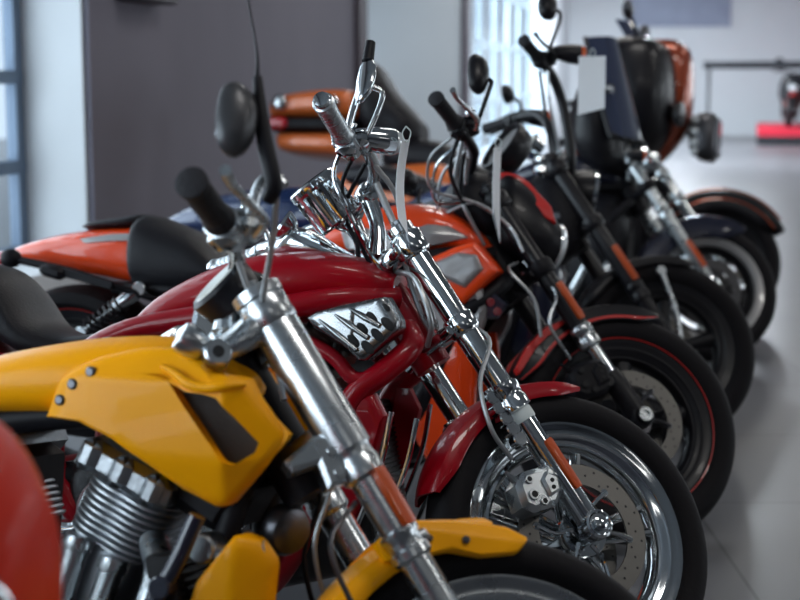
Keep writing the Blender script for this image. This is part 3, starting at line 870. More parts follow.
# ------------------------------------------------------------------ the yellow bike in the foreground
def yellow_bike():
    B = Bike('motorcycle', 'yellow motorcycle in the foreground with finned engine and riveted tank cover', (.132, 1.985, R(18.5), R(9.4)), R(40))
    wheel(B, 0, True, 0.328, 0.252, 0.12, 'satin', 'rubber', 6, disc=(1,), disc_r=0.15)
    wheel(B, -1.60, False, 0.33, 0.24, 0.17, 'satin', 'rubber', 6, disc=(1,), disc_r=0.13)
    # upper tube with cast collar, amber strip below it, then the slim slider
    fork(B, 0.755, 0.490, 0.0355, 0.0250, 'satin', 'satin', refl=(0.352, 0.462), collar=0.033, refl_face=-0.75, m_collar='satin', refl_w=1.35)
    for sg in (-1, 1):
        mb = MB().lathe([(0.026, 0.305), (0.031, 0.310), (0.031, 0.322), (0.027, 0.326), (0.027, 0.340), (0.030, 0.344), (0.030, 0.352), (0.024, 0.356)], AXLE + Vector((0, sg * 0.105, 0)), U, 24)
        mb.cyl(onfork(0.33, sg * 0.105, 0.024), PERP, 0.010, 0.012, 10)
        B.p('fork_seal', mb, 'satin', front=True)
    clamp(B, 0.728, 'upper_clamp', 'satin', r=0.034, thick=0.050, lug=False)
    clamp(B, 0.530, 'lower_clamp', 'satin', r=0.030, thick=0.050, lug=False)
    # headlight nacelle bracket and chrome links behind the upper clamp
    mb = MB()
    mb.tube([(-0.497, -0.10, 0.842), (-0.46, -0.11, 0.870), (-0.43, -0.10, 0.905)], [0.014, 0.020, 0.026], 14, 4)
    mb.cyl((-0.497, -0.125, 0.840), (0, 1, 0), 0.021, 0.04, 18)
    mb.cyl((-0.455, -0.125, 0.878), (0, 1, 0), 0.014, 0.04, 14)
    mb.cur = 1
    mb.cyl((-0.497, -0.1272, 0.840), (0, 1, 0), 0.009, 0.004, 14)
    B.p('clamp_arm', mb, ['satin', 'hole'], front=True)
    mb = MB().lathe([(0.016, 0), (0.021, 0.006), (0.024, 0.036), (0.021, 0.042)], (-0.515, -0.10, 0.848), (-0.75, -0.15, 0.28), 22)
    B.p('ignition_lock', mb, 'satin', front=True)
    # low bracket behind the fork with dark horn
    mb = MB()
    mb.prism([(-0.300, 0.745), (-0.345, 0.735), (-0.385, 0.690), (-0.372, 0.676), (-0.335, 0.695), (-0.318, 0.66), (-0.290, 0.675), (-0.285, 0.73)], -0.125, -0.085, 0.006)
    mb.cyl((-0.318, -0.128, 0.715), (0, 1, 0), 0.008, 0.01, 8); mb.cyl((-0.305, -0.128, 0.685), (0, 1, 0), 0.008, 0.01, 8)
    B.p('fork_bracket', mb, 'satin', front=True)
    mb = MB().lathe([(0.02, -0.03), (0.036, -0.02), (0.040, 0.0), (0.034, 0.012), (0.022, 0.016)], (-0.345, -0.02, 0.63), (0.85, -0.5, -0.1), 24)
    B.p('horn', mb, 'steel_dark')
    mb = MB().tube([(-0.43, -0.10, 0.605), (-0.40, -0.12, 0.600), (-0.34, -0.11, 0.615)], [0.020, 0.016, 0.012], 12, 4)
    mb.cyl((-0.432, -0.135, 0.607), (0, 1, 0), 0.022, 0.05, 16)
    B.p('link_arm', mb, 'alloy')
    for yy, mm, rr in ((-0.02, 'cable_grey', 0.0035), (0.05, 'satin_black', 0.004)):
        brake_line(B, [onfork(0.70, yy, -0.01), (-0.36, yy - 0.05, 0.80), (-0.30, yy - 0.03, 0.70), (-0.31, yy, 0.60), (-0.27, yy + 0.03, 0.50)], m=mm, r=rr)
    brake_line(B, [(-0.545, -0.26, 1.01), (-0.51, -0.16, 1.02), (-0.47, -0.12, 0.96), (-0.41, -0.10, 0.85), (-0.39, -0.10, 0.79)], 'control_cable', 'cable_grey', 0.005)
    brake_line(B, [(-0.47, -0.34, 1.005), (-0.455, -0.25, 0.97), (-0.445, -0.15, 0.93), (-0.44, -0.11, 0.90)], 'control_cable', 'cable_grey', 0.0045)
    brake_line(B, [onfork(0.42, -0.10, -0.03), (-0.31, -0.13, 0.58), (-0.27, -0.12, 0.50), (-0.20, -0.10, 0.42)], m='steel_dark', r=0.004)
    # mudguard: high hugging blade
    fender(B, 0, True, 0.340, 98, 165, 0.072, 0.03, ('yellow',))
    for sg in (-1, 1):
        mb = MB()
        mb.panel([(-0.235, 0.600), (-0.20, 0.640), (-0.118, 0.655), (-0.03, 0.655), (0.004, 0.640), (-0.015, 0.614), (-0.07, 0.602), (-0.12, 0.604), (-0.18, 0.585), (-0.215, 0.575)], lambda a, b, s=sg: s * (0.086 - max(0, b - 0.63) * 0.5), sg * 0.066, bev=0.006)
        F = B.p('fender_side_panel', mb, 'yellow', front=True)
        mb = MB()
        for a, b in ((-0.155, 0.617), (-0.098, 0.622)):
            mb.lathe([(0.006, 0), (0.006, sg * 0.003), (0.004, sg * 0.005)], (a, sg * 0.086, b), (0, 1, 0), 12)
        B.p('fender_bolt', mb, 'steel_dark', F, True)
    caliper(B, True, (-0.14, 0.40), 0.06, 'satin', 1, R(20), y=0.06)
    # bars
    handlebar(B, [(-0.475, 0, 0.985), (-0.485, -0.12, 0.995), (-0.515, -0.22, 0.985), (-0.59, -0.37, 0.975)], 0.0125, 'satin', 'grip_rubber', 0.125, 0.021, 'satin', 'satin')
    for sg in (-1, 1):
        B.p('riser', MB().tube([onfork(0.745, sg * 0.045, -0.05), (-0.478, sg * 0.05, 0.985)], [0.022, 0.020], 14), 'satin', front=True)
    mb = MB()
    mb.lathe([(0.02, -0.035), (0.050, -0.025), (0.054, 0.012), (0.048, 0.018)], (-0.49, -0.05, 0.97), (-0.8, -0.25, 0.5), 28)
    G = B.p('speedometer', mb, 'black', front=True)
    B.p('dial_face', MB().lathe([(0.044, 0.017), (0.042, 0.0195)], (-0.49, -0.05, 0.97), (-0.8, -0.25, 0.5), 28), 'dial', G, True)
    # dark headlight bowl hung behind the clamp
    mb = MB().lathe([(0.03, -0.075), (0.062, -0.055), (0.078, -0.02), (0.082, 0.0), (0.078, 0.006)], (-0.455, -0.02, 0.93), (-0.55, -0.62, -0.25), 30)
    N = B.p('headlight_bowl', mb, 'black', front=True)
    B.p('bowl_rim', MB().lathe([(0.079, -0.004), (0.086, 0.0), (0.084, 0.008), (0.077, 0.006)], (-0.455, -0.02, 0.93), (-0.55, -0.62, -0.25), 30, closed_prof=True), 'chrome', N, True)
    # mirror, its thick black stalk and whip aerial
    S = mirror(B, [(-0.478, -0.32, 0.995), (-0.475, -0.34, 1.01), (-0.492, -0.345, 1.06), (-0.505, -0.35, 1.11), (-0.516, -0.352, 1.165)], [0.010, 0.0125, 0.0125, 0.010, 0.007], (-0.540, -0.35, 1.093), (-0.75, 0.75, 0), (0.034, 0.056), 'satin_black', 'graphite')
    B.p('mirror_arm', MB().tube([(-0.500, -0.348, 1.095), (-0.520, -0.350, 1.095)], 0.007, 10), 'satin_black', S, True)
    B.p('whip_aerial', MB().tube([(-0.516, -0.352, 1.165), (-0.522, -0.353, 1.21), (-0.545, -0.355, 1.30), (-0.56, -0.355, 1.40)], [0.0035, 0.0018, 0.0014, 0.001], 6, 4), 'satin_black', S, True)
    B.p('mirror_clamp', MB().tube([(-0.495, -0.285, 0.985), (-0.488, -0.295, 1.03), (-0.470, -0.300, 1.045), (-0.455, -0.305, 1.03)], 0.008, 10, 5), 'satin', front=True)
    # tank and its bolted side covers
    mb = MB().superloft([(-1.02, 0.73, 0.75, 0.06), (-0.95, 0.745, 0.81, 0.12), (-0.85, 0.765, 0.860, 0.138), (-0.72, 0.775, 0.892, 0.142), (-0.60, 0.78, 0.908, 0.132), (-0.50, 0.79, 0.903, 0.108), (-0.42, 0.80, 0.872, 0.07), (-0.39, 0.81, 0.845, 0.03)], 32, 4, 2.6)
    T = B.p('fuel_tank', mb, 'yellow')
    B.p('filler_cap', MB().lathe([(0.032, 0), (0.036, 0.004), (0.03, 0.008)], (-0.68, 0.05, 0.886), (0.06, 0.25, 1), 24), 'satin', T)
    for sg in (-1, 1):
        def yf(a, b, s=sg):
            y = 0.152
            if b > 0.845: y -= (b - 0.845) * 0.55
            if b < 0.74: y -= (0.74 - b) * 0.35
            if a > -0.40: y -= (a + 0.40) * 0.75
            if a < -0.62: y -= (-0.62 - a) * 0.12
            # crease over the scoop
            d = (b - 0.86) + 0.25 * (a + 0.44)
            return s * y
        mb = MB()
        mb.panel([(-0.697, 0.780), (-0.680, 0.832), (-0.655, 0.858), (-0.616, 0.876), (-0.555, 0.892), (-0.495, 0.897), (-0.450, 0.880), (-0.428, 0.862), (-0.381, 0.858), (-0.362, 0.828), (-0.319, 0.778), (-0.352, 0.729), (-0.398, 0.672), (-0.416, 0.667), (-0.470, 0.690), (-0.534, 0.729), (-0.585, 0.758), (-0.640, 0.778)],
                 yf, sg * 0.095, inner=[(-0.497, 0.858), (-0.462, 0.834), (-0.432, 0.832), (-0.412, 0.828), (-0.385, 0.800), (-0.356, 0.766), (-0.360, 0.752), (-0.385, 0.733), (-0.398, 0.736), (-0.436, 0.782), (-0.470, 0.822)], recess=0.022, grille=1, bev=0.012, steps=7, n=96)
        P = B.p('tank_side_cover', mb, ['yellow', 'mesh_grille'], T)
        q = MB()
        for a, b in ((-0.668, 0.808), (-0.647, 0.833), (-0.618, 0.853)):
            q.lathe([(0.0085, -0.002), (0.0085, 0.002), (0.0055, 0.005)], (a, yf(a, b), b), (0, sg, 0), 12)
        B.p('cover_bolt', q, 'steel_dark', P)
        # overhanging lip of the scoop
        l = MB()
        pts = [(-0.505, 0.868), (-0.478, 0.858), (-0.455, 0.846), (-0.428, 0.842), (-0.400, 0.846), (-0.375, 0.850)]
        l.tube([(a, yf(a, b) + sg * 0.003, b) for a, b in pts], [0.004, 0.007, 0.008, 0.008, 0.007, 0.004], 12, 4)
        B.p('scoop_lip', l, 'yellow', P)
    # frame: black
    thin_frame(B, 'satin_black')
    B.p('battery_box', MB().box((-0.93, 0, 0.63), (0.30, 0.22, 0.24), None, 0.2), 'satin_black')
    # belly pan at the front of the engine
    for sg in (-1,):
        mb = MB()
        mb.panel([(-0.455, 0.49), (-0.43, 0.565), (-0.375, 0.635), (-0.345, 0.628), (-0.322, 0.600), (-0.325, 0.53), (-0.37, 0.42), (-0.44, 0.36), (-0.50, 0.38)], lambda a, b, s=sg: s * (0.155 - max(0, a + 0.37) * 0.9), sg * 0.10, bev=0.014)
        B.p('oil_cooler_cover', mb, 'yellow')
    radiator(B, None, None, -0.40, 0.28, 0.60)
    E = vtwin(B, -0.728, 0.378, m_case='satin_black', m_cyl='fin_metal', m_head='alloy', rods='satin', short=True)
    mb = MB().tube([(-0.425, -0.165, 0.660), (-0.455, -0.168, 0.585), (-0.50, -0.17, 0.50), (-0.52, -0.165, 0.44)], [0.013, 0.013, 0.014, 0.014], 12, 3)
    for q in range(3):
        mb.cyl((-0.470 - 0.021 * q, -0.186, 0.555 - 0.042 * q), (0, 1, 0), 0.017, 0.03, 14)
    B.p('frame_downtube', mb, 'navy')
    exhaust(B, 'satin')
    seat(B, [(-0.93, 0.72, 0.745, 0.06), (-1.0, 0.70, 0.79, 0.12), (-1.15, 0.69, 0.775, 0.15), (-1.30, 0.70, 0.79, 0.15), (-1.45, 0.74, 0.86, 0.13), (-1.65, 0.80, 0.875, 0.10), (-1.72, 0.83, 0.86, 0.05)])
    mb = MB().superloft([(-1.15, 0.64, 0.69, 0.10), (-1.40, 0.68, 0.78, 0.13), (-1.65, 0.74, 0.83, 0.11), (-1.80, 0.79, 0.83, 0.07), (-1.84, 0.805, 0.82, 0.03)], 26, 4, 2.5)
    Q = B.p('tail_fairing', mb, 'yellow')
    B.p('tail_light', MB().ellipsoid((-1.835, 0, 0.812), (0.025, 0.045, 0.016)), 'red_lens', Q)
    rear_end(B, 1.60, top=(-1.30, 0.66), bot=(-1.50, 0.40)); stand(B); pegs(B)
    return B

# ------------------------------------------------------------------ the black and orange one behind the red
def orange_bike():
    B = Bike('motorcycle', 'orange and grey motorcycle behind the red one, black front wheel with red rim stripe', (.62, 4.07, R(16.5), R(9.2)), R(37))
    wheel(B, 0, True, 0.335, 0.237, 0.13, 'black', 'rubber', 5, stripe='stripe_red', disc=(-1, 1), disc_r=0.148, style='slab')
    wheel(B, -1.70, False, 0.335, 0.242, 0.23, 'black', 'rubber', 5, stripe='stripe_red', disc=(1,), disc_r=0.145, style='slab')
    fork(B, 0.77, 0.285, 0.0275, 0.0225, 'black', 'chrome', refl=(0.318, 0.440), collar=0.033, boss='black', m_collar='satin')
    for sg in (-1, 1):
        mb = MB().lathe([(0.030, -0.005), (0.033, 0.03), (0.031, 0.12), (0.027, 0.15)], AXLE + Vector((0, sg * 0.105, 0)), U, 24)
        mb.cyl(onfork(0.13, sg * 0.105, -0.03), (0, sg, 0), 0.016, 0.03, 12)
        B.p('fork_foot', mb, 'black', front=True)
        mb = MB().lathe([(0.020, 0), (0.020, sg * 0.008), (0.011, sg * 0.008), (0.011, sg * 0.003)], (0, sg * 0.146, 0.33), (0, 1, 0), 20)
        B.p('axle_nut', mb, 'satin', front=True)
    clamp(B, 0.73, 'upper_clamp', 'black', r=0.034)
    clamp(B, 0.50, 'lower_clamp', 'satin_black', r=0.034)
    fender(B, 0, True, 0.352, 76, 166, 0.080, 0.045, ('black', 'stripe_red'), stripe=True)
    caliper(B, True, (-0.150, 0.42), 0.062, 'satin_black', -1, R(20), y=-0.062)
    caliper(B, True, (-0.150, 0.42), 0.062, 'satin_black', 1, R(20), y=0.062)
    brake_line(B, [(-0.21, -0.12, 0.47), (-0.28, -0.14, 0.56), (-0.26, -0.13, 0.66), (-0.34, -0.08, 0.76)], m='satin')
    brake_line(B, [onfork(0.55, -0.10, -0.05), (-0.40, -0.14, 0.70), (-0.33, -0.15, 0.62), (-0.30, -0.13, 0.52)], m='cable_grey')
    # small chrome fittings on the black bracket ahead of the engine
    mb = MB()
    for a, b in ((-0.365, 0.665), (-0.345, 0.64)):
        mb.lathe([(0.012, 0), (0.012, -0.01), (0.006, -0.01), (0.006, -0.006)], (a, -0.165, b), (0, 1, 0), 14)
    B.p('bracket_bolt', mb, 'chrome')
    B.p('front_bracket', MB().prism([(-0.46, 0.64), (-0.36, 0.69), (-0.32, 0.66), (-0.35, 0.62), (-0.44, 0.61)], -0.165, -0.125, 0.006), 'navy')
    handlebar(B, [(-0.50, 0, 1.02), (-0.51, -0.12, 1.035), (-0.55, -0.22, 1.03), (-0.71, -0.42, 1.035)], 0.0145, 'black', 'grip_rubber', 0.135, 0.0205, 'black', 'satin')
    for sg in (-1, 1):
        B.p('riser', MB().tube([onfork(0.745, sg * 0.045, -0.05), (-0.505, sg * 0.05, 1.02)], [0.021, 0.019], 14), 'black', front=True)
    mirror(B, [(-0.56, -0.31, 1.04), (-0.555, -0.35, 1.08), (-0.542, -0.36, 1.13), (-0.538, -0.355, 1.158), (-0.560, -0.35, 1.165)], 0.0065, (-0.575, -0.35, 1.175), (-0.7, 1, 0.0), (0.036, 0.060), 'black', 'black')
    mirror(B, [(-0.56, 0.31, 1.04), (-0.54, 0.355, 1.158)], 0.0065, (-0.58, 0.36, 1.18), (-1, 0.5, 0), (0.055, 0.034), 'black', 'black')
    B.p('bar_knob', MB().tube([(-0.575, -0.27, 1.035), (-0.57, -0.28, 1.08)], 0.007, 10).ellipsoid((-0.57, -0.28, 1.09), (0.016, 0.016, 0.013)), 'chrome', front=True)
    for k in range(3):
        brake_line(B, [(-0.62 + 0.03 * k, -0.27 + 0.03 * k, 1.01), (-0.66 + 0.03 * k, -0.20 + 0.04 * k, 0.97), (-0.62 + 0.02 * k, -0.10 + 0.03 * k, 0.93 - 0.02 * k), (-0.50, -0.12, 0.90), (-0.40, -0.13, 0.84), (-0.36, -0.14, 0.76)], 'control_cable', 'chrome' if k % 2 else 'cable_grey', 0.0045)
    for k in range(4):
        brake_line(B, [(-0.60 + 0.02 * k, -0.28 + 0.04 * k, 1.02), (-0.60 + 0.03 * k, -0.20 + 0.05 * k, 0.95), (-0.53, -0.10, 0.90), (-0.45, -0.06, 0.80)], 'control_cable', 'cable_grey' if k % 2 else 'satin_black', 0.006)
    mb = MB().superloft([(-0.55, 0.92, 0.99, 0.06), (-0.51, 0.87, 1.03, 0.09), (-0.45, 0.84, 1.04, 0.10), (-0.40, 0.85, 1.00, 0.08)], 24, 3, 2.6)
    B.p('instrument_cowl', mb, 'satin_black', front=True)
    for sg in (-1, 1):
        q = MB().panel([(-0.325, 0.505), (-0.355, 0.435), (-0.345, 0.420), (-0.30, 0.500), (-0.245, 0.565), (-0.20, 0.602), (-0.205, 0.608), (-0.27, 0.572)], lambda a, b, s=sg: s * 0.082, sg * 0.06, bev=0.005)
        B.p('fender_edge', q, 'stripe_red', front=True, label='red rear edge of the black front fender')
    # headlamp nacelle with a red band and a grey lamp edge, and the instrument visor above
    mb = MB()
    mb.superloft([(-0.42, 0.84, 1.00, 0.06), (-0.385, 0.80, 1.055, 0.095), (-0.33, 0.78, 1.035, 0.105), (-0.27, 0.775, 0.98, 0.100), (-0.225, 0.785, 0.92, 0.085)], 30, 4, 2.3)
    H = B.p('headlight', mb, 'black', front=True)
    mb = MB()
    ring = []
    for k in range(9):
        t = k / 8
        x = -0.40 + 0.165 * t; z = 1.052 + 0.012 * sin(PI * t) - 0.135 * t ** 1.5
        ring.append([(x, -0.035 - 0.03 * sin(PI * t), z + 0.002), (x, 0.035 + 0.03 * sin(PI * t), z + 0.002), (x, 0.035 + 0.03 * sin(PI * t), z - 0.02), (x, -0.035 - 0.03 * sin(PI * t), z - 0.02)])
    mb.loft(ring)
    mb.panel([(-0.375, 1.030), (-0.325, 1.022), (-0.265, 0.94), (-0.250, 0.885), (-0.285, 0.90), (-0.335, 0.965)], lambda a, b: -0.104 + max(0, b - 0.93) * 0.35, -0.06, bev=0.004)
    B.p('headlight_band', mb, 'stripe_red', H, True)
    q = MB()
    q.lathe([(0.085, -0.006), (0.088, 0.004), (0.075, 0.018), (0.05, 0.028), (0.01, 0.032)], (-0.222, 0, 0.852), (1, 0, -0.12), 30, squash=(1.0, 0.85))
    B.p('headlight_lens', q, 'lens', H, True)
    mb = MB().lathe([(0.055, -0.055), (0.078, -0.035), (0.085, 0.0), (0.085, 0.02), (0.078, 0.022), (0.078, 0.0)], (-0.375, 0, 1.155), (-0.9, -0.25, 0.42), 30)
    G = B.p('speedometer', mb, 'black', front=True)
    B.p('dial_face', MB().lathe([(0.076, 0.002), (0.074, 0.006)], (-0.375, 0, 1.155), (-0.9, -0.25, 0.42), 30), 'grey_silver', G, True)
    B.p('speedometer_bracket', MB().tube([(-0.36, 0, 1.13), (-0.41, 0, 1.05), (-0.45, 0, 0.97)], 0.02, 10, 3), 'black', G, True)
    # tank with grey panel, orange body, black bar
    mb = MB().superloft([(-1.03, 0.73, 0.75, 0.04), (-0.98, 0.735, 0.80, 0.10), (-0.90, 0.745, 0.86, 0.135), (-0.78, 0.77, 0.915, 0.155), (-0.66, 0.79, 0.942, 0.160), (-0.55, 0.80, 0.935, 0.145), (-0.45, 0.79, 0.885, 0.105), (-0.385, 0.785, 0.815, 0.04)], 32, 4, 2.6)
    T = B.p('fuel_tank', mb, 'orange')
    for sg in (-1, 1):
        q = MB().panel([(-0.82, 0.86), (-0.65, 0.905), (-0.54, 0.895), (-0.45, 0.845), (-0.53, 0.822), (-0.66, 0.80), (-0.80, 0.80)], lambda a, b, s=sg: s * (0.163 - 1.6 * max(0, b - 0.85) ** 1.1 * 0.5 - max(0, a + 0.56) * 0.35), sg * 0.10, bev=0.003)
        B.p('tank_decal', q, 'grey_silver', T, label='grey panel on the orange tank')
    perimeter_frame(B, 'satin_black', 0.028, (-0.40, 0.80))
    for sg in (-1, 1):
        q = MB().panel([(-0.575, 0.765), (-0.47, 0.815), (-0.415, 0.830), (-0.365, 0.775), (-0.345, 0.752), (-0.44, 0.655), (-0.47, 0.67), (-0.55, 0.72)], lambda a, b, s=sg: s * (0.192), sg * 0.11, bev=0.012)
        P = B.p('side_cover', q, 'orange')
        q = MB().panel([(-0.530, 0.768), (-0.46, 0.800), (-0.405, 0.795), (-0.385, 0.755), (-0.435, 0.700), (-0.505, 0.728)], lambda a, b, s=sg: s * 0.200, sg * 0.17, bev=0.010)
        B.p('cover_panel', q, 'grey_silver', P, label='silver inset on the orange side cover')
        # round grey engine-side cover, half hidden by the red bike's fork
        q = MB()
        q.lathe([(0.118, 0), (0.125, sg * 0.010), (0.120, sg * 0.024), (0.104, sg * 0.030), (0.098, sg * 0.026), (0.02, sg * 0.026)], (-0.500, sg * 0.150, 0.640), (0, 1, 0), 40)
        q.box((-0.455, sg * 0.180, 0.625), (0.05, 0.012, 0.016), Matrix.Rotation(R(8), 3, 'Y'))
        for k in range(7):
            q.cyl((-0.50 + 0.110 * cos(0.9 * k), sg * 0.172, 0.64 + 0.110 * sin(0.9 * k)), (0, sg, 0), 0.005, 0.012, 8)
        B.p('air_cleaner', q, 'grey_silver')
    Q = radiator(B, None, None, -0.41, 0.22, 0.56)
    for sg in (-1, 1):
        q = MB().panel([(-0.52, 0.52), (-0.47, 0.575), (-0.415, 0.580), (-0.405, 0.52), (-0.405, 0.30), (-0.425, 0.22), (-0.47, 0.185), (-0.52, 0.20), (-0.57, 0.28), (-0.55, 0.42)], lambda a, b, s=sg: s * (0.185 - max(0, a + 0.44) * 0.5), sg * 0.12, bev=0.014)
        B.p('radiator_shroud', q, 'orange', Q)
    vtwin(B, -0.78, 0.33, fin=False, rods=None, m_cover='satin_black')
    exhaust(B, 'satin_black')
    seat(B, [(-0.99, 0.71, 0.735, 0.05), (-1.05, 0.68, 0.75, 0.11), (-1.15, 0.66, 0.735, 0.15), (-1.215, 0.665, 0.765, 0.165), (-1.28, 0.645, 0.82, 0.172), (-1.38, 0.63, 0.862, 0.176), (-1.46, 0.64, 0.888, 0.176), (-1.485, 0.66, 0.885, 0.168), (-1.495, 0.70, 0.86, 0.14)])
    mb = MB().superloft([(-1.15, 0.63, 0.67, 0.11), (-1.30, 0.64, 0.79, 0.145), (-1.45, 0.665, 0.845, 0.150), (-1.60, 0.69, 0.845, 0.145), (-1.75, 0.71, 0.825, 0.130), (-1.88, 0.73, 0.79, 0.105), (-1.96, 0.742, 0.76, 0.05)], 30, 4, 2.8)
    T2 = B.p('tail_fairing', mb, 'orange')
    q = MB().superloft([(-1.70, 0.842, 0.853, 0.05), (-1.66, 0.838, 0.866, 0.085), (-1.55, 0.845, 0.882, 0.095), (-1.50, 0.85, 0.892, 0.08), (-1.46, 0.86, 0.885, 0.03)], 22, 4, 2.6)
    B.p('pillion_pad', q, 'leather', T2)
    for sg in (-1, 1):
        q = MB().panel([(-1.66, 0.806), (-1.56, 0.822), (-1.44, 0.830), (-1.44, 0.806), (-1.56, 0.800), (-1.64, 0.792)], lambda a, b, s=sg: s * (0.152 - 0.5 * max(0, b - 0.80) - max(0, -1.5 - a) * 0.06), sg * 0.11, bev=0.003)
        B.p('tail_stripe', q, 'grey_silver', T2, label='grey stripe along the orange tail')
    q = MB().tube([(-1.35, -0.14, 0.62), (-1.53, -0.20, 0.672), (-1.65, -0.20, 0.702), (-1.85, -0.20, 0.736)], [0.010, 0.012, 0.013, 0.012], 12, 4)
    q.ellipsoid((-1.855, -0.20, 0.736), (0.036, 0.030, 0.030))
    K = B.p('tail_signal', q, 'satin_black')
    B.p('tail_signal_lens', MB().ellipsoid((-1.875, -0.20, 0.736), (0.022, 0.024, 0.024)), 'red_lens', K)
    q = MB().box((-1.585, -0.215, 0.683), (0.17, 0.014, 0.026), Matrix.Rotation(R(12), 3, 'Y'), 0.2)
    q.box((-1.70, -0.215, 0.70), (0.08, 0.05, 0.038), Matrix.Rotation(R(12), 3, 'Y'), 0.3)
    B.p('plate_holder', q, 'satin_black', K)
    B.p('tail_light', MB().ellipsoid((-1.955, 0, 0.752), (0.03, 0.05, 0.014)), 'red_lens', T2)
    rear_end(B, 1.70, top=(-1.435, 0.66), bot=(-1.62, 0.52), y=0.165); stand(B); pegs(B)
    hang_tag(B, (-0.495, -0.30, 1.00), 0.030, 0.215, 'narrow white paper tag hanging among black bars of the orange motorcycle', yaw=R(45), bow=0.004, slant=0.05)
    return B

# ------------------------------------------------------------------ the tall-barred black one with blue bodywork
def blue_bike():
    B = Bike('motorcycle', 'black and blue motorcycle with tall black handlebars and black forks', (.937, 5.267, R(17), R(9)), R(27))
    wheel(B, 0, True, 0.335, 0.235, 0.14, 'black', 'rubber', 5, disc=(1,), disc_r=0.15, style='slab')
    wheel(B, -1.62, False, 0.33, 0.225, 0.16, 'black', 'rubber', 5, disc=(1,), disc_r=0.14, style='slab')
    fork(B, 0.80, 0.24, 0.030, 0.027, 'black', 'black', refl=(0.265, 0.410), collar=0.034, boss='black', y=0.12)
    clamp(B, 0.76, 'upper_clamp', 'black', y=0.12); clamp(B, 0.52, 'lower_clamp', 'black', y=0.12)
    fender(B, 0, True, 0.346, 74, 160, 0.080, 0.03, ('black',))
    mb = MB().superloft([(-0.60, 0.24, 0.66, 0.14), (-0.50, 0.22, 0.70, 0.16), (-0.42, 0.26, 0.68, 0.15), (-0.37, 0.36, 0.60, 0.10)], 24, 3, 3.0)
    B.p('chin_fairing', mb, 'navy')
    for sg in (-1, 1):
        q = MB().tube([(-0.04, sg * 0.094, 0.60), (0.015, sg * 0.098, 0.46), (0.03, sg * 0.098, 0.36)], [0.011, 0.010, 0.012], 10, 3)
        q.cyl((-0.044, sg * 0.086, 0.607), (0, sg, 0), 0.017, 0.02, 12)
        B.p('fender_stay', q, 'satin', front=True)
    caliper(B, True, (-0.14, 0.41), 0.06, 'satin_black', 1, R(20), y=0.06)
    handlebar(B, [(-0.40, 0, 0.93), (-0.385, -0.08, 0.98), (-0.425, -0.11, 1.17), (-0.470, -0.15, 1.265), (-0.53, -0.24, 1.29), (-0.64, -0.41, 1.295)], 0.019, 'black', 'grip_rubber', 0.125, 0.021, 'black', 'black')
    for sg in (-1, 1):
        B.p('riser', MB().tube([onfork(0.72, sg * 0.05, -0.0), (-0.395, sg * 0.055, 0.96)], [0.024, 0.024], 14), 'black', front=True)
        signal(B, (-0.445, sg * 0.30, 1.318), (1, -0.02 * sg, 0.0), (-0.53, sg * 0.25, 1.30), 0.036, 0.115, 'black', 'amber_lens')
        for k in range(2):
            brake_line(B, [(-0.55 + 0.03 * k, sg * 0.24, 1.27), (-0.52 + 0.02 * k, sg * 0.20, 1.17), (-0.47 + 0.03 * k, sg * 0.11, 1.02), (-0.42, sg * 0.05, 0.88)], 'control_cable', 'satin' if k else 'satin_black', 0.006)
    mirror(B, [(-0.53, -0.30, 1.30), (-0.525, -0.33, 1.34), (-0.510, -0.38, 1.40), (-0.515, -0.39, 1.43), (-0.535, -0.395, 1.435)], 0.0065, (-0.560, -0.40, 1.440), (-0.42, 1, 0), (0.038, 0.050), 'black', 'black')
    mirror(B, [(-0.53, 0.30, 1.30), (-0.51, 0.38, 1.40), (-0.535, 0.395, 1.435)], 0.0065, (-0.565, 0.40, 1.45), (-1, 0.5, 0), (0.050, 0.034), 'black', 'black')
    q = MB().lathe([(0.03, -0.13), (0.07, -0.10), (0.092, -0.03), (0.096, 0.0), (0.090, 0.006)], (-0.30, 0, 0.90), (1, 0, -0.08), 30)
    H = B.p('headlight', q, 'black', front=True)
    B.p('headlight_rim', MB().lathe([(0.088, 0.0), (0.098, 0.002), (0.098, 0.016), (0.086, 0.020)], (-0.30, 0, 0.90), (1, 0, -0.08), 30, closed_prof=True), 'chrome', H, True)
    B.p('headlight_lens', MB().lathe([(0.087, 0.010), (0.06, 0.024), (0.01, 0.030)], (-0.30, 0, 0.90), (1, 0, -0.08), 30), 'lens', H, True)
    mb = MB().superloft([(-0.52, 0.80, 0.93, 0.09), (-0.47, 0.70, 0.97, 0.12), (-0.40, 0.62, 0.95, 0.13), (-0.34, 0.66, 0.86, 0.11)], 24, 3, 2.8)
    B.p('fork_cowl', mb, 'satin_black', front=True)
    # chrome odds and ends between bars and tank
    q = MB().lathe([(0.03, -0.03), (0.045, -0.02), (0.048, 0.02), (0.04, 0.026)], (-0.52, -0.02, 1.06), (-0.8, -0.3, 0.45), 24)
    G = B.p('speedometer', q, 'chrome', front=True)
    B.p('dial_face', MB().lathe([(0.040, 0.025), (0.038, 0.028)], (-0.52, -0.02, 1.06), (-0.8, -0.3, 0.45), 24), 'dial', G, True)
    q = MB().box((-0.47, -0.08, 1.00), (0.09, 0.03, 0.03), Matrix.Rotation(R(-15), 3, 'Y'), 0.3).box((-0.50, -0.10, 0.94), (0.05, 0.05, 0.05), None, 0.3)
    B.p('wiring_cover', q, 'chrome', front=True)
    q = MB()
    for k in range(9):
        q.cyl((-0.50 + 0.045 * (k % 3) + 0.01 * (k // 3), -0.115 - 0.01 * (k % 2), 0.66 + 0.07 * (k // 3)), (0, -1, 0), 0.014, 0.022, 10)
    q.prism([(-0.54, 0.63), (-0.40, 0.60), (-0.38, 0.84), (-0.50, 0.88)], -0.115, -0.09, 0.006)
    B.p('coil_bracket', q, ['steel_dark'])
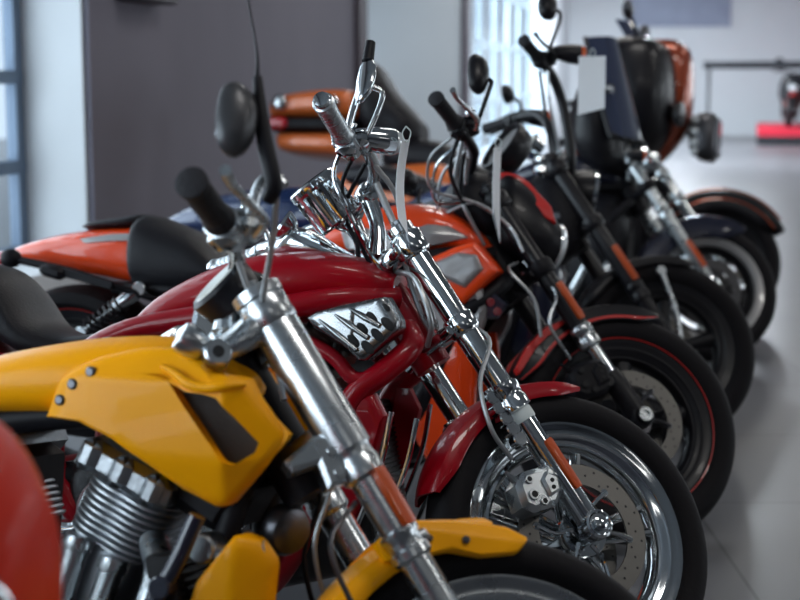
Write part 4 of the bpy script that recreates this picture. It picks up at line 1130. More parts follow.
    mb = MB().superloft([(-1.08, 0.74, 0.77, 0.06), (-1.0, 0.745, 0.83, 0.11), (-0.85, 0.77, 0.905, 0.15), (-0.70, 0.79, 0.945, 0.160), (-0.58, 0.80, 0.94, 0.140), (-0.47, 0.80, 0.89, 0.09), (-0.43, 0.81, 0.86, 0.04)], 30, 4, 2.4)
    T = B.p('fuel_tank', mb, 'blue')
    B.p('filler_cap', MB().lathe([(0.034, 0), (0.038, 0.004), (0.034, 0.016), (0.02, 0.02)], (-0.72, -0.06, 0.937), (0.06, -0.1, 1), 24), 'chrome', T)
    perimeter_frame(B, 'satin_black', 0.022, (-0.42, 0.80))
    vtwin(B, -0.78, 0.33, m_cover='chrome', m_head='chrome', rods='chrome')
    exhaust(B)
    seat(B, [(-1.02, 0.74, 0.77, 0.06), (-1.08, 0.71, 0.80, 0.13), (-1.22, 0.70, 0.79, 0.16), (-1.38, 0.73, 0.855, 0.15), (-1.46, 0.78, 0.87, 0.12), (-1.5, 0.81, 0.85, 0.06)])
    mb = MB().superloft([(-1.18, 0.70, 0.74, 0.10), (-1.25, 0.68, 0.86, 0.165), (-1.40, 0.655, 0.895, 0.185), (-1.60, 0.66, 0.880, 0.180), (-1.78, 0.68, 0.835, 0.165), (-1.92, 0.70, 0.77, 0.12), (-1.99, 0.71, 0.735, 0.05)], 30, 4, 2.8)
    T2 = B.p('rear_fender', mb, 'blue')
    B.p('tail_light', MB().ellipsoid((-1.97, 0, 0.735), (0.03, 0.05, 0.02)), 'red_lens', T2)
    rear_end(B, 1.62, top=(-1.32, 0.64), bot=(-1.52, 0.40)); stand(B); pegs(B)
    hang_tag(B, (-0.385, -0.365, 1.30), 0.095, 0.195, 'wide blank white card hanging beside the black lamp of the tall handlebars', yaw=R(-8), bow=0.0, slant=-0.012)
    return B

# ------------------------------------------------------------------ the navy touring bike with windshield
def navy_bike():
    B = Bike('motorcycle', 'navy touring motorcycle with dark windshield and silver ring in its front wheel', (1.41, 6.85, R(18), R(9)), R(23))
    wheel(B, 0, True, 0.325, 0.238, 0.135, 'black', 'rubber', 9, stripe='grey_silver', stripe_label='pale silver ring around the rim', stripe_w=2.2, disc=(-1, 1), disc_r=0.145, disc_m='graphite', style='thin')
    wheel(B, -1.63, False, 0.325, 0.22, 0.16, 'satin', 'rubber', 9, disc=(1,), disc_r=0.14, style='thin')
    fork(B, 1.02, 0.42, 0.030, 0.030, 'satin', 'satin', refl=(0.09, 0.235), collar=0.036, y=0.12)
    clamp(B, 0.84, 'upper_clamp', 'satin_black', r=0.036, y=0.12); clamp(B, 0.55, 'lower_clamp', 'satin_black', y=0.12, lug=False)
    fender(B, 0, True, 0.348, 62, 178, 0.088, 0.10, ('navy',))
    caliper(B, True, (-0.145, 0.40), 0.06, 'satin', -1, R(20), y=-0.062)
    q = MB().lathe([(0.03, -0.14), (0.075, -0.11), (0.098, -0.03), (0.102, 0.0), (0.095, 0.006)], (-0.33, 0, 0.93), (1, 0, -0.06), 30)
    H = B.p('headlight', q, 'chrome', front=True)
    B.p('headlight_lens', MB().lathe([(0.093, 0.004), (0.065, 0.022), (0.01, 0.030)], (-0.33, 0, 0.93), (1, 0, -0.06), 30), 'lens', H, True)
    for sg in (-1, 1):
        B.p('passing_lamp', MB().lathe([(0.015, -0.07), (0.04, -0.05), (0.052, -0.01), (0.05, 0.004), (0.03, 0.014), (0.01, 0.017)], (-0.30, sg * 0.20, 0.87), (1, 0, -0.06), 24).tube([(-0.35, sg * 0.20, 0.87), (-0.40, sg * 0.10, 0.88)], 0.012, 8), 'chrome', H, True)
    handlebar(B, [(-0.49, 0, 1.12), (-0.51, -0.14, 1.16), (-0.56, -0.25, 1.17), (-0.68, -0.40, 1.14)], 0.0145, 'chrome', 'grip_rubber', 0.125, 0.020, 'black', 'chrome')
    for sg in (-1, 1):
        B.p('riser', MB().tube([onfork(0.85, sg * 0.05, -0.05), (-0.52, sg * 0.055, 1.12)], [0.022, 0.020], 14), 'black', front=True)
        q = MB().lathe([(0.012, -0.05), (0.03, -0.035), (0.036, 0.0), (0.034, 0.008), (0.012, 0.016)], (-0.50, sg * 0.165, 1.20), (1, 0, 0), 20).tube([(-0.50, sg * 0.165, 1.20), onfork(0.95, sg * 0.12, 0)], 0.009, 8)
        B.p('spot_lamp', q, 'chrome', front=True)
        q = MB().lathe([(0.010, -0.04), (0.024, -0.03), (0.030, 0.0), (0.010, 0.012)], (-0.44, sg * 0.165, 1.08), (1, 0, 0), 20).tube([(-0.44, sg * 0.165, 1.08), onfork(0.84, sg * 0.12, 0)], 0.009, 8)
        B.p('horn', q, 'chrome', front=True)
        signal(B, (-0.40, sg * 0.30, 0.86), (1, 0, 0), (-0.43, sg * 0.12, 0.86), 0.03, 0.08, 'black', 'amber_lens')
        for k in range(2):
            brake_line(B, [(-0.58, sg * (0.22 + 0.04 * k), 1.15), (-0.50, sg * 0.17, 1.05), (-0.42 + 0.03 * k, sg * 0.10, 0.92), (-0.40, sg * 0.06, 0.82)], 'control_cable', 'cable_grey', 0.007)
    mb = MB().superloft([(-0.66, 1.00, 1.16, 0.16), (-0.60, 0.92, 1.30, 0.24), (-0.52, 0.86, 1.32, 0.25), (-0.45, 0.85, 1.22, 0.21), (-0.40, 0.88, 1.08, 0.14)], 30, 4, 3.4)
    B.p('fairing', mb, 'black')
    mb = MB().superloft([(-0.62, 0.22, 0.72, 0.16), (-0.50, 0.20, 0.78, 0.20), (-0.42, 0.24, 0.76, 0.18), (-0.37, 0.34, 0.66, 0.11)], 24, 3, 3.0)
    B.p('chin_fairing', mb, 'satin_black')
    # windshield: one bowed clear-dark sheet in a black frame
    mb = MB(); rows = []
    for i in range(9):
        t = i / 8; z = 1.02 + 0.49 * t; w = 0.27 * (1 - 0.30 * t ** 3); x0 = -0.33 - 0.15 * t
        f_, b_ = [], []
        for j in range(13):
            s = -1 + j / 6
            x = x0 - 0.11 * s * s
            f_.append((x, s * w, z - 0.03 * s * s * t)); b_.append((x - 0.006, s * w, z - 0.03 * s * s * t))
        rows.append(f_ + b_[::-1])
    mb.loft(rows)
    Wd = B.p('windshield', mb, 'windshield')
    e = MB()
    for sg in (-1, 1):
        pts = []
        for i in range(9):
            t = i / 8; pts.append((-0.443 - 0.15 * t, sg * 0.27 * (1 - 0.30 * t ** 3), 1.02 + 0.46 * t))
        e.tube(pts, 0.010, 8, 2)
    e.tube([(-0.44, -0.27, 1.02), (-0.335, 0, 1.02), (-0.44, 0.27, 1.02)], 0.012, 8, 5)
    B.p('windshield_frame', e, 'black', Wd)
    mb = MB().superloft([(-1.08, 0.74, 0.77, 0.06), (-1.0, 0.745, 0.83, 0.12), (-0.85, 0.77, 0.91, 0.16), (-0.70, 0.79, 0.95, 0.170), (-0.55, 0.80, 0.94, 0.150), (-0.46, 0.80, 0.89, 0.10), (-0.42, 0.81, 0.86, 0.04)], 30, 4, 2.4)
    T = B.p('fuel_tank', mb, 'navy')
    B.p('filler_cap', MB().lathe([(0.034, 0), (0.038, 0.004), (0.034, 0.016), (0.02, 0.02)], (-0.72, -0.06, 0.943), (0.06, -0.1, 1), 24), 'chrome', T)
    perimeter_frame(B, 'satin_black', 0.022, (-0.42, 0.80))
    vtwin(B, -0.78, 0.33, m_cover='chrome', m_head='chrome'); exhaust(B)
    q = MB()
    for sg in (-1, 1):
        q.tube([(-0.42, sg * 0.06, 0.50), (-0.40, sg * 0.20, 0.50), (-0.42, sg * 0.30, 0.42), (-0.46, sg * 0.30, 0.25), (-0.55, sg * 0.14, 0.19)], 0.016, 10, 5)
    B.p('crash_bar', q, 'chrome')
    seat(B, [(-1.02, 0.74, 0.77, 0.06), (-1.08, 0.71, 0.80, 0.13), (-1.22, 0.69, 0.78, 0.17), (-1.38, 0.71, 0.83, 0.17), (-1.55, 0.75, 0.88, 0.15), (-1.75, 0.78, 0.88, 0.12), (-1.80, 0.80, 0.86, 0.06)])
    fender(B, -1.63, False, 0.37, 20, 200, 0.095, 0.10, ('navy',))
    rear_end(B, 1.63, top=(-1.34, 0.62), bot=(-1.55, 0.40)); stand(B); pegs(B)
    for sg in (-1, 1):
        mb = MB().superloft([(-1.30, 0.42, 0.60, 0.06, sg * 0.28), (-1.38, 0.36, 0.68, 0.09, sg * 0.28), (-1.70, 0.35, 0.69, 0.10, sg * 0.28), (-1.98, 0.38, 0.66, 0.09, sg * 0.28), (-2.05, 0.45, 0.58, 0.05, sg * 0.28)], 26, 4, 3.2)
        B.p('saddlebag', mb, 'navy')
    return B

# ------------------------------------------------------------------ the copper touring bike at the end of the row
def copper_bike():
    B = Bike('motorcycle', 'copper and black touring motorcycle at the far end with tall fairing and orange top case', (1.68, 7.9, R(17), R(9)), R(12))
    wheel(B, 0, True, 0.33, 0.235, 0.14, 'black', 'rubber', 7, disc=(-1, 1), disc_r=0.145, style='thin')
    wheel(B, -1.63, False, 0.33, 0.22, 0.17, 'black', 'rubber', 7, disc=(1,), disc_r=0.14, style='thin')
    fork(B, 0.82, 0.40, 0.034, 0.031, 'chrome', 'chrome', refl=None, collar=0.037, y=0.125)
    clamp(B, 0.78, 'upper_clamp', 'black', y=0.125); clamp(B, 0.55, 'lower_clamp', 'chrome', y=0.125)
    fender(B, 0, True, 0.385, 30, 170, 0.100, 0.10, ('black', 'copper_orange'), stripe=False)
    q = MB()
    for sg in (-1, 1):
        pts = [(0.392 * cos(R(a)), sg * 0.080, 0.33 + 0.392 * sin(R(a))) for a in range(38, 160, 8)]
        q.tube(pts, 0.006, 8, 2)
        pts = [(0.335 * cos(R(a)), sg * 0.098, 0.33 + 0.335 * sin(R(a))) for a in range(34, 160, 8)]
        q.tube(pts, 0.005, 8, 2)
    B.p('fender_stripe', q, 'copper', front=True, label='thin orange lines on the black fender')
    # tall frame-mounted fairing: black outer shell with a copper nose
    mb = MB()
    rows = []
    for (z, xf, xb, w) in ((0.80, -0.42, -0.55, 0.16), (0.90, -0.33, -0.58, 0.26), (1.02, -0.26, -0.60, 0.36), (1.18, -0.24, -0.62, 0.42), (1.34, -0.25, -0.64, 0.41), (1.45, -0.28, -0.62, 0.37), (1.50, -0.36, -0.58, 0.28)):
        row = []
        for k in range(28):
            a = 2 * PI * k / 28; ca, sa = cos(a), sin(a)
            xm, xh = (xf + xb) / 2, (xf - xb) / 2
            row.append((xm + xh * math.copysign(abs(ca) ** 0.8, ca), w * math.copysign(abs(sa) ** 0.7, sa), z))
        rows.append([c for p in row for c in p])
    rows = catmull_n(rows, 4)
    mb.loft([[tuple(r[i:i + 3]) for i in range(0, len(r), 3)] for r in rows])
    Fg = B.p('fairing', mb, 'black')
    rows = []
    for (z, xf, w) in ((0.84, -0.34, 0.05), (0.92, -0.265, 0.09), (1.05, -0.185, 0.12), (1.20, -0.165, 0.135), (1.36, -0.17, 0.14), (1.46, -0.19, 0.135), (1.515, -0.25, 0.10)):
        row = []
        for k in range(24):
            a = 2 * PI * k / 24; ca, sa = cos(a), sin(a)
            row.append((xf - 0.10 + 0.10 * math.copysign(abs(ca) ** 0.8, ca), w * math.copysign(abs(sa) ** 0.7, sa), z))
        rows.append([c for p in row for c in p])
    rows = catmull_n(rows, 4)
    q = MB().loft([[tuple(r[i:i + 3]) for i in range(0, len(r), 3)] for r in rows])
    B.p('fairing_nose', q, 'copper', Fg, label='copper painted fairing nose')
    for sg in (-1, 1):
        q = MB().lathe([(0.02, -0.05), (0.06, -0.03), (0.068, 0.0), (0.06, 0.01), (0.02, 0.016)], (-0.205, sg * 0.20, 1.10), (1, sg * 0.15, 0), 24)
        B.p('headlight', q, 'graphite', Fg)
        q = MB().tube([(-0.44, sg * 0.20, 1.45), (-0.46, sg * 0.26, 1.55), (-0.48, sg * 0.30, 1.60)], 0.010, 8, 3)
        S = B.p('mirror', q, 'black')
        q = MB().ellipsoid((-0.49, sg * 0.32, 1.63), (0.03, 0.07, 0.045), Matrix.Rotation(R(20 * sg), 3, 'X'))
        B.p('mirror_shell', q, 'steel_dark', S)
    mb = MB(); rows = []
    for i in range(6):
        t = i / 5; z = 1.46 + 0.16 * t; w = 0.20 * (1 - 0.35 * t * t)
        f_, b_ = [], []
        for j in range(9):
            s = -1 + j / 4; x = -0.40 - 0.10 * t - 0.08 * s * s
            f_.append((x, s * w, z)); b_.append((x - 0.006, s * w, z))
        rows.append(f_ + b_[::-1])
    B.p('windscreen', MB().loft(rows), 'windshield', Fg)
    mb = MB().superloft([(-0.64, 0.20, 0.80, 0.18), (-0.52, 0.18, 0.86, 0.24), (-0.44, 0.22, 0.84, 0.22), (-0.38, 0.34, 0.74, 0.13)], 24, 3, 3.0)
    B.p('chin_fairing', mb, 'satin_black')
    # lamp box beside the nose: lamps in a chrome-faced housing
    q = MB().superloft([(-0.17, 0.93, 1.10, 0.09, 0.0), (-0.12, 0.88, 1.13, 0.115, 0.0), (-0.05, 0.87, 1.13, 0.115, 0.0), (-0.03, 0.90, 1.10, 0.09, 0.0)], 24, 2, 4)
    Hb = B.p('lamp_housing', q, 'steel_dark')
    q = MB()
    for z in (0.915, 0.965, 1.025, 1.085):
        q.lathe([(0.020, 0), (0.024, 0.004), (0.020, 0.014), (0.008, 0.018)], (-0.14, -0.108, z), (-0.25, -1, 0), 16)
    B.p('lamp', q, 'lens', Hb)
    B.p('lamp_glass', MB().box((-0.025, 0, 1.0), (0.02, 0.17, 0.20), None, 0.3), 'navy', Hb)
    handlebar(B, [(-0.60, 0, 1.14), (-0.62, -0.14, 1.17), (-0.66, -0.25, 1.16), (-0.78, -0.40, 1.12)], 0.0145, 'chrome', 'grip_rubber', 0.125, 0.020, 'black', 'chrome', front=False)
    mb = MB().superloft([(-1.08, 0.74, 0.77, 0.06), (-1.0, 0.745, 0.83, 0.12), (-0.85, 0.77, 0.92, 0.16), (-0.70, 0.79, 0.96, 0.170), (-0.55, 0.80, 0.95, 0.150), (-0.46, 0.80, 0.90, 0.10)], 30, 4, 2.4)
    T = B.p('fuel_tank', mb, 'copper')
    B.p('filler_cap', MB().lathe([(0.034, 0), (0.038, 0.004), (0.034, 0.016), (0.02, 0.02)], (-0.72, -0.06, 0.953), (0.06, -0.1, 1), 24), 'chrome', T)
    perimeter_frame(B, 'satin_black', 0.022, (-0.42, 0.80))
    vtwin(B, -0.78, 0.33, m_cover='chrome', m_head='chrome'); exhaust(B)
    seat(B, [(-1.02, 0.76, 0.79, 0.06), (-1.08, 0.72, 0.81, 0.14), (-1.22, 0.70, 0.80, 0.19), (-1.38, 0.72, 0.86, 0.19), (-1.55, 0.76, 0.96, 0.18), (-1.80, 0.79, 0.97, 0.16), (-1.88, 0.82, 0.94, 0.08)])
    fender(B, -1.63, False, 0.38, 15, 200, 0.10, 0.12, ('copper',))
    for sg in (-1, 1):
        mb = MB().superloft([(-1.36, 0.48, 0.68, 0.07, sg * 0.29), (-1.44, 0.40, 0.80, 0.10, sg * 0.29), (-1.65, 0.38, 0.80, 0.11, sg * 0.29), (-2.0, 0.40, 0.76, 0.105, sg * 0.29), (-2.12, 0.48, 0.70, 0.06, sg * 0.29)], 26, 4, 3.2)
        S = B.p('saddlebag', mb, 'copper_orange')
        B.p('saddlebag_latch', MB().box((-1.72, sg * 0.404, 0.66), (0.06, 0.02, 0.04), None, 0.3), 'chrome', S)
    # top case: orange lid, black waist, orange tub, red side lamp
    lid = [(-2.52, 1.065, 1.13, 0.22), (-2.48, 1.06, 1.185, 0.28), (-2.35, 1.06, 1.215, 0.31), (-2.15, 1.06, 1.235, 0.315), (-2.03, 1.06, 1.225, 0.29), (-1.99, 1.065, 1.18, 0.22)]
    TP = B.p('top_case', MB().superloft([(-2.51, 1.0, 1.06, 0.23), (-2.46, 0.985, 1.065, 0.29), (-2.06, 0.985, 1.065, 0.30), (-2.0, 1.0, 1.06, 0.23)], 28, 3, 4.5), 'satin_black')
    B.p('case_lid', MB().superloft(lid, 30, 4, 3.5), 'copper_orange', TP)
    B.p('case_tub', MB().superloft([(-2.47, 0.90, 0.985, 0.22), (-2.40, 0.865, 0.99, 0.28), (-2.05, 0.85, 0.99, 0.29), (-2.0, 0.87, 0.985, 0.22)], 28, 3, 3.5), 'copper_orange', TP)
    B.p('tail_light', MB().box((-2.44, -0.285, 1.025), (0.12, 0.07, 0.075), None, 0.3), 'red_lens', TP)
    for x in (-2.42, -2.11):
        B.p('case_hinge', MB().ellipsoid((x, -0.325, 1.135), (0.046, 0.026, 0.046)), 'chrome', TP)
    B.p('passenger_backrest', MB().superloft([(-2.06, 1.05, 1.20, 0.12), (-2.0, 1.0, 1.40, 0.22), (-1.93, 0.95, 1.38, 0.24), (-1.84, 0.93, 1.25, 0.22), (-1.72, 0.92, 1.13, 0.20), (-1.66, 0.94, 1.06, 0.10)], 24, 4, 2.6), 'leather', TP)
    rear_end(B, 1.63, top=(-1.34, 0.62), bot=(-1.55, 0.40)); stand(B); pegs(B)
    return B

# ------------------------------------------------------------------ nearest bike: only its painted lamp nacelle reaches the frame
def rust_bike():
    B = Bike('motorcycle', 'rust red motorcycle nearest the lens, only its rounded lamp fairing showing', B0POSE, R(15))
    wheel(B, 0, True, 0.33, 0.245, 0.125, 'chrome', 'rubber', 5, disc=(-1,), disc_r=0.148)
    wheel(B, -1.60, False, 0.33, 0.232, 0.18, 'chrome', 'rubber', 5, disc=(-1,), disc_r=0.148)
    fork(B, 0.68, 0.335, 0.0275, 0.0265, 'chrome', 'chrome', refl=(0.085, 0.205), collar=0.036)
    clamp(B, 0.65, 'upper_clamp'); clamp(B, 0.46, 'lower_clamp')
    fender(B, 0, True, 0.350, 86, 172, 0.078, 0.05, ('rust_red',))
    caliper(B, True, (-0.135, 0.395), 0.062, 'satin', -1, R(20), y=-0.060)
    mb = MB().superloft([(-0.47, 0.74, 0.96, 0.06), (-0.44, 0.64, 1.015, 0.125), (-0.37, 0.58, 1.035, 0.150), (-0.30, 0.56, 1.020, 0.152), (-0.235, 0.57, 0.980, 0.135), (-0.195, 0.62, 0.92, 0.10)], 32, 5, 2.15)
    H = B.p('lamp_fairing', mb, 'rust_red', front=True)
    B.p('headlight_lens', MB().lathe([(0.060, -0.01), (0.062, 0.0), (0.05, 0.010), (0.02, 0.014)], (-0.197, 0.02, 0.74), (1, 0, -0.1), 30), 'lens', H, True)
    B.p('fairing_trim', MB().tube([(-0.36, -0.152, 0.93), (-0.275, -0.155, 0.90), (-0.215, -0.135, 0.868), (-0.185, -0.11, 0.835), (-0.17, -0.08, 0.80)], 0.006, 10, 4), 'chrome', H, True)
    handlebar(B, [(-0.50, 0, 0.99), (-0.51, -0.12, 1.00), (-0.55, -0.22, 0.99), (-0.66, -0.38, 0.97)], 0.0145, 'chrome', 'grip_rubber', 0.125, 0.020, 'chrome', 'chrome')
    for sg in (-1, 1):
        B.p('riser', MB().tube([onfork(0.67, sg * 0.045, -0.05), (-0.505, sg * 0.05, 0.99)], [0.021, 0.019], 14), 'chrome', front=True)
    mb = MB().superloft([(-1.03, 0.70, 0.73, 0.04), (-0.95, 0.70, 0.79, 0.12), (-0.80, 0.72, 0.85, 0.15), (-0.65, 0.74, 0.87, 0.155), (-0.52, 0.75, 0.85, 0.12), (-0.46, 0.77, 0.82, 0.05)], 30, 4, 2.6)
    B.p('fuel_tank', mb, 'rust_red')
    perimeter_frame(B, 'satin_black', 0.024, (-0.40, 0.76))
    vtwin(B, -0.76, 0.30); exhaust(B)
    seat(B, [(-0.98, 0.68, 0.70, 0.05), (-1.06, 0.66, 0.73, 0.12), (-1.2, 0.65, 0.72, 0.16), (-1.35, 0.69, 0.80, 0.15), (-1.55, 0.72, 0.81, 0.12), (-1.62, 0.75, 0.78, 0.06)])
    fender(B, -1.60, False, 0.36, 25, 190, 0.10, 0.06, ('rust_red',))
    rear_end(B, 1.60, top=(-1.30, 0.62), bot=(-1.50, 0.40)); stand(B); pegs(B)
    return B
B0POSE = (-.212, 1.13, R(18), R(9))

# ------------------------------------------------------------------ showroom
def noise_mat(name, c1, c2, scale, rough, bump=0.0, coat=0.0, tile=None, spec=0.5):
    m = bpy.data.materials.new(name); m.use_nodes = True; nt = m.node_tree
    b = nt.nodes['Principled BSDF']; b.inputs['Roughness'].default_value = rough
    b.inputs['Coat Weight'].default_value = coat; b.inputs['Specular IOR Level'].default_value = spec
    tc = nt.nodes.new('ShaderNodeTexCoord')
    n = nt.nodes.new('ShaderNodeTexNoise'); n.inputs['Scale'].default_value = scale; n.inputs['Detail'].default_value = 6
    mx = nt.nodes.new('ShaderNodeMix'); mx.data_type = 'RGBA'
    mx.inputs['A'].default_value = c1; mx.inputs['B'].default_value = c2
    nt.links.new(tc.outputs['Object'], n.inputs['Vector']); nt.links.new(n.outputs['Fac'], mx.inputs['Factor'])
    src = mx.outputs['Result']
    if tile:
        br = nt.nodes.new('ShaderNodeTexBrick'); br.offset = 0
        br.inputs['Color1'].default_value = (1, 1, 1, 1); br.inputs['Color2'].default_value = (0.93, 0.93, 0.94, 1)
        br.inputs['Mortar'].default_value = (0.55, 0.55, 0.56, 1); br.inputs['Scale'].default_value = 1.0
        br.inputs['Mortar Size'].default_value = 0.006
        br.inputs['Brick Width'].default_value = tile; br.inputs['Row Height'].default_value = tile
        nt.links.new(tc.outputs['Object'], br.inputs['Vector'])
        m2 = nt.nodes.new('ShaderNodeMix'); m2.data_type = 'RGBA'; m2.blend_type = 'MULTIPLY'; m2.inputs['Factor'].default_value = 1
        nt.links.new(src, m2.inputs['A']); nt.links.new(br.outputs['Color'], m2.inputs['B'])
        src = m2.outputs['Result']
    nt.links.new(src, b.inputs['Base Color'])
    if bump:
        bp = nt.nodes.new('ShaderNodeBump'); bp.inputs['Strength'].default_value = bump; bp.inputs['Distance'].default_value = 0.01
        nt.links.new(n.outputs['Fac'], bp.inputs['Height']); nt.links.new(bp.outputs['Normal'], b.inputs['Normal'])
    M[name] = m
noise_mat('floor_tile', (0.115, 0.115, 0.122, 1), (0.165, 0.165, 0.175, 1), 1.5, 0.30, tile=0.9, spec=0.45)
noise_mat('wall_white', rgb(214, 219, 224), rgb(222, 226, 230), 2.0, 0.85, bump=0.05)
noise_mat('wall_shade_grey', rgb(110, 108, 120), rgb(118, 115, 127), 2.0, 0.85, bump=0.05)  # grey holds the shade of the backlit wall face
noise_mat('wall_dark', rgb(72, 70, 76), rgb(80, 78, 84), 2.0, 0.85)
noise_mat('ceiling_white', rgb(120, 122, 126), rgb(128, 130, 134), 2.0, 0.9)
noise_mat('picture_print', rgb(176, 186, 206), rgb(120, 128, 152), 1.1, 0.6)
mat('window_frame', rgb(92, 108, 128), 0.45, 0.3)
mat('frame_pale', rgb(176, 192, 204), 0.5)
mat('dark_trim', rgb(78, 70, 80), 0.6)
mat('platform_red', rgb(214, 34, 60), 0.6)
mat('rail_black', rgb(38, 40, 46), 0.5)
mat('box_grey', rgb(70, 66, 74), 0.5)
gm = bpy.data.materials.new('window_glass'); gm.use_nodes = True
nt = gm.node_tree; nt.nodes.clear()
out = nt.nodes.new('ShaderNodeOutputMaterial'); tr = nt.nodes.new('ShaderNodeBsdfTransparent'); gl = nt.nodes.new('ShaderNodeBsdfGlossy')
lw = nt.nodes.new('ShaderNodeLayerWeight'); lw.inputs['Blend'].default_value = 0.25
fr = nt.nodes.new('ShaderNodeMath'); fr.operation = 'MULTIPLY_ADD'; fr.inputs[1].default_value = 0.35; fr.inputs[2].default_value = 0.03
nt.links.new(lw.outputs['Facing'], fr.inputs[0]); mxs = nt.nodes.new('ShaderNodeMixShader')
tr.inputs['Color'].default_value = (0.93, 0.97, 0.99, 1); gl.inputs['Roughness'].default_value = 0.02
nt.links.new(fr.outputs[0], mxs.inputs[0]); nt.links.new(tr.outputs[0], mxs.inputs[1]); nt.links.new(gl.outputs[0], mxs.inputs[2]); nt.links.new(mxs.outputs[0], out.inputs[0])
M['window_glass'] = gm

WH = 4.2
def wp(Y, outw, z):
    return (-3.2 + 0.2 * Y - 0.981 * outw, Y + 0.196 * outw, z)
def slab(mb, Y0, Y1, o0, o1, z0, z1):
    mb.loft([[wp(Y0, o0, z), wp(Y1, o0, z), wp(Y1, o1, z), wp(Y0, o1, z)] for z in (z0, z1)])
    return mb
def boxm(mb, x0, x1, y0, y1, z0, z1):
    return mb.loft([[(x0, y0, z), (x1, y0, z), (x1, y1, z), (x0, y1, z)] for z in (z0, z1)])
def S(name, mb, m, parent=None, **k):
    o = mb.build(name, m, parent, **k)
    if parent is None: struct(o)
    return o

S('floor', boxm(MB(), -9, 16, -9, 38, -0.1, 0.0), 'floor_tile')
S('ceiling', boxm(MB(), -9, 16, -9, 38, WH, WH + 0.1), 'ceiling_white')
S('wall_far', boxm(MB(), -2, 16, 36, 36.2, 0, WH), 'wall_white')
S('wall_right', boxm(MB(), 14, 14.2, -9, 36, 0, WH), 'wall_dark')
S('wall_back', boxm(MB(), -9, 14.2, -8.2, -8, 0, WH), 'wall_dark')
S('wall_pier', boxm(MB(), 10.2, 10.8, 35.3, 36, 0, WH), 'wall_shade_grey')
SILL, HEAD = 0.36, 3.3
mb = MB(); slab(mb, -8.2, -6.5, 0, 0.34, 0, WH); slab(mb, 1.6, 2.6, 0, 0.34, 0, WH); slab(mb, -6.5, 1.6, 0, 0.34, 0, SILL); slab(mb, -6.5, 1.6, 0, 0.34, HEAD, WH); slab(mb, 2.6, 7.84, 0, 0.34, 0, SILL); slab(mb, 2.6, 7.84, 0, 0.34, HEAD, WH)
S('wall_left', mb, 'wall_white')
mb = MB(); slab(mb, 7.84, 14.3, 0.02, 0.34, 0, WH)
S('wall_left', mb, 'wall_shade_grey')
# thin white return: its pale colour carries the window light on the reveal
mb = MB(); slab(mb, 7.825, 7.845, 0.004, 0.345, SILL, HEAD)
S('trim_reveal', mb, 'wall_white')
mb = MB(); slab(mb, 7.845, 9.41, -0.03, 0.02, 0, WH)
S('wall_pilaster', mb, 'wall_shade_grey')
mb = MB(); slab(mb, 14.0, 14.34, -0.03, 0.05, 0, WH)
S('trim_post', mb, 'dark_trim')
# bay with a pale end wall
mb = MB(); slab(mb, 20.2, 20.9, 0, 1.6, 0, WH); slab(mb, 14.3, 20.9, 0, 1.6, 3.4, WH); slab(mb, 14.3, 20.2, 1.5, 1.6, 0, 0.3)
S('wall_bay', mb, 'wall_white')
mb = MB(); slab(mb, 20.17, 20.62, -0.03, 0.03, 0, WH)
S('trim_post', mb, 'dark_trim')
mb = MB(); slab(mb, 20.9, 31.0, 0, 0.3, 0, 0.15); slab(mb, 20.9, 31.0, 0, 0.3, 3.4, WH); slab(mb, 31.0, 36.2, 0, 0.3, 0, WH)
S('wall_left', mb, 'wall_white')
def window(name, Y0, Y1, z0, z1, o, verts, horis, fm, t=0.045):
    W = S(name, slab(MB(), Y0, Y1, o + 0.02, o + 0.026, z0, z1), 'window_glass')
    mb = MB()
    for y in [Y0 + t] + list(verts) + [Y1 - t]:
        slab(mb, y - t, y + t, o, o + 0.06, z0, z1)
    for z in [z0 + t] + list(horis) + [z1 - t]:
        slab(mb, Y0, Y1, o - 0.003, o + 0.063, z - t * 0.75, z + t * 0.75)
    S('window_frame', mb, fm, W)
window('window_1', 2.6, 7.82, SILL, HEAD, 0.33, (3.65, 4.7, 5.75, 6.8), (0.85, 1.31, 1.77, 2.23, 2.69), 'window_frame')
window('window_4', -6.5, 1.6, SILL, HEAD, 0.33, (-5.0, -3.4, -1.8, -0.2), (0.85, 1.31, 1.77, 2.23, 2.69), 'window_frame')
window('window_2', 20.9, 31.0, 0.15, 3.4, 0.12, (22.6, 24.2, 25.8, 27.4, 29.0), (1.0, 1.85, 2.7), 'frame_pale', 0.06)
window('window_3', 14.3, 20.2, 0.3, 3.4, 1.5, (15.8, 17.2, 18.6), (1.3, 2.3), 'frame_pale', 0.05)

# things in the background
o = boxm(MB(), 5.3, 7.8, 35.94, 35.99, 2.56, 4.1).build('picture', 'picture_print')
tag(o, 'large grey blue picture on the far white wall', 'picture')
mb = MB()
o = bpy.data.objects.new('platform', None); C.objects.link(o); o.location = (10.0, 32, 0); o.rotation_euler = (0, 0, -R(13))
tag(o, 'low red display platform with black edge on the right by the far wall', 'platform')
boxm(MB(), -2.36, 2.4, -2.0, 2.0, 0.19, 0.35).build('deck', 'platform_red', o)
boxm(MB(), -2.36, 2.4, -1.99, 1.99, 0.0, 0.19).build('skirt', 'rail_black', o)
o = bpy.data.objects.new('barrier_frame', None); C.objects.link(o); o.location = (7.2, 28, 0)
tag(o, 'dark metal barrier frame with one long top rail before the far wall', 'barrier')
MB().tube([(-1.6, 0, 1.585), (3.2, 0, 1.585)], 0.075, 10).build('rail', 'rail_black', o)
for x in (-1.5, 3.1):
    MB().tube([(x, 0, 0.02), (x, 0, 1.56)], 0.03, 10).box((x, 0, 0.012), (0.4, 0.4, 0.024)).build('post', 'rail_black', o)
o = bpy.data.objects.new('wall_speaker', None); C.objects.link(o); o.location = wp(8.50, -0.03, 1.88)
o.rotation_euler = (0, 0, -math.atan2(0.2, 1) )
